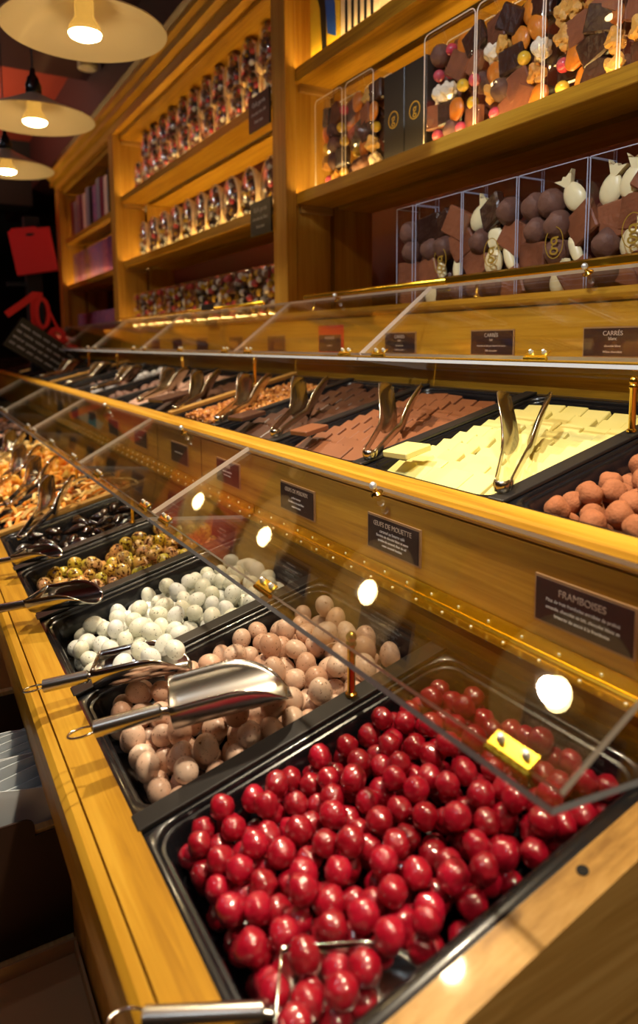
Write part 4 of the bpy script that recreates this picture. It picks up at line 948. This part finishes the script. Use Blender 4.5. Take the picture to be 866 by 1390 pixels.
# slanted black board with writing
r = empty('slanted_board', (.56, 3.9, 1.20)); tag(r, 'slanted black board with rows of white handwriting at the far end', 'board')
Mb = Matrix.Rotation(math.radians(0), 4, 'Z') @ Matrix.Rotation(math.radians(35), 4, 'Y')
b = B(); b.box((-.17, 0, .0), (.17, .02, .17), Mx=Mb); b.build('board', M['bar'], r)
for rr in range(4):
    x = -.155
    b = B(); rd = random.Random(rr)
    while x < .13:
        l = rd.uniform(.02, .06); pts = [(x + l * i / 8, -.0012, .135 - rr * .034 + .004 * math.sin(i * 2.3 + rr)) for i in range(9)]
        b.tube([Mb @ Vector(p) for p in pts], .0028, 4); x += l + .012
    b.build('handwriting', M['textw'], r)
def ribbon(pts, w, label, name='red_ribbon'):
    b = B(); P_ = [Vector(p) for p in pts]; rs = []
    for i, p in enumerate(P_):
        d = (P_[min(i + 1, len(P_) - 1)] - P_[max(i - 1, 0)]).normalized(); n = d.cross(Vector((0, 1, 0))).normalized() * w
        rs.append([p + n, p - n, p - n + Vector((0, .004, 0)), p + n + Vector((0, .004, 0))])
    b.rings(rs); return b
rb = B()
def rib(px, w, name, parent):
    ribbon(px, w, '').build(name, M['redbag'], parent)
r = empty('red_ribbon_bow', (.6, 3.95, 1.40)); tag(r, 'tangle of bright red ribbon loops above the slanted board', 'ribbon')
Y_ = 3.95 - 3.95
def loopp(c, a, bb, n=14, t0=0, t1=6.28): return [(c[0] + a * math.cos(t0 + (t1 - t0) * i / n), c[1], c[2] + bb * math.sin(t0 + (t1 - t0) * i / n)) for i in range(n + 1)]
rib([(-.15, 0, .05), (-.08, 0, .10), (-.01, 0, .155), (.03, 0, .15)], .017, 'ribbon', r)
rib([(-.01, 0, .155), (-.015, .01, .07), (-.01, .02, -.01), (.03, .02, -.03)], .017, 'ribbon', r)
rib(loopp((.025, -.01, .06), .03, .075), .010, 'ribbon', r); rib(loopp((.09, -.01, -.06), .035, .035), .014, 'ribbon', r)
rib([(.04, 0, .12), (.09, 0, .0), (.15, 0, -.10), (.20, 0, -.13)], .006, 'ribbon', r); rib([(.06, .01, -.04), (.10, .01, -.10), (.16, .01, -.12)], .018, 'ribbon', r)
# small far details: steel machine and teal light
b = B(); b.lathe([(.06, 0), (.075, .05), (.07, .30), (.03, .36), (.03, .45), (0, .45)], n=24); o = b.build('steel_dispenser', M['steel_dull'], smooth=40); o.location = (.86, 5.5, 1.191); tag(o, 'dim steel dispenser behind the red ribbons', 'dispenser')
tag(B().box((-.2, 5.32, 0), (.96, 6.3, 1.19)).build('far_cabinet', M['blackmat']), 'dark cabinet at the far end carrying the steel dispenser', 'cabinet')
tag(B().box((.53, 6.4, 2.0), (.60, 6.42, 2.25)).build('teal_sign', M['teal']), 'faint teal lit panel deep in the dark on the left edge', 'light')

finish_text()
# ------------------------------------------------------------------ camera, world, render look
cam = bpy.data.cameras.new('camera'); co = bpy.data.objects.new('camera', cam); COL.objects.link(co); SC.camera = co
R = ((0.86330207, 0.06620942, -0.50032574), (-0.504637, 0.09921197, -0.85761208), (-0.0071437, 0.99286117, 0.11906162))
co.matrix_world = Matrix(((R[0][0], R[0][1], R[0][2], 0), (R[1][0], R[1][1], R[1][2], 0), (R[2][0], R[2][1], R[2][2], 1.3), (0, 0, 0, 1)))
# rows above are world axes in camera space, i.e. world = R @ camera
cam.sensor_fit = 'VERTICAL'; cam.sensor_height = 36; cam.sensor_width = 36 * 866 / 1390
cam.lens = 950 / 1390 * 36; cam.shift_y = -(695 - 577.9) / 1390; cam.clip_start = .02
cam.dof.use_dof = True; cam.dof.focus_distance = .92; cam.dof.aperture_fstop = 4.2
W = bpy.data.worlds.new('world'); SC.world = W; W.use_nodes = True
W.node_tree.nodes['Background'].inputs[0].default_value = (.9, .8, .7, 1); W.node_tree.nodes['Background'].inputs[1].default_value = .025
vs = SC.view_settings; vs.view_transform = 'Standard'; vs.look = 'None'; vs.gamma = 1; vs.use_curve_mapping = False; vs.exposure = 1.0
SC.cycles.max_bounces = 10; SC.cycles.transparent_max_bounces = 16; SC.cycles.sample_clamp_indirect = 6
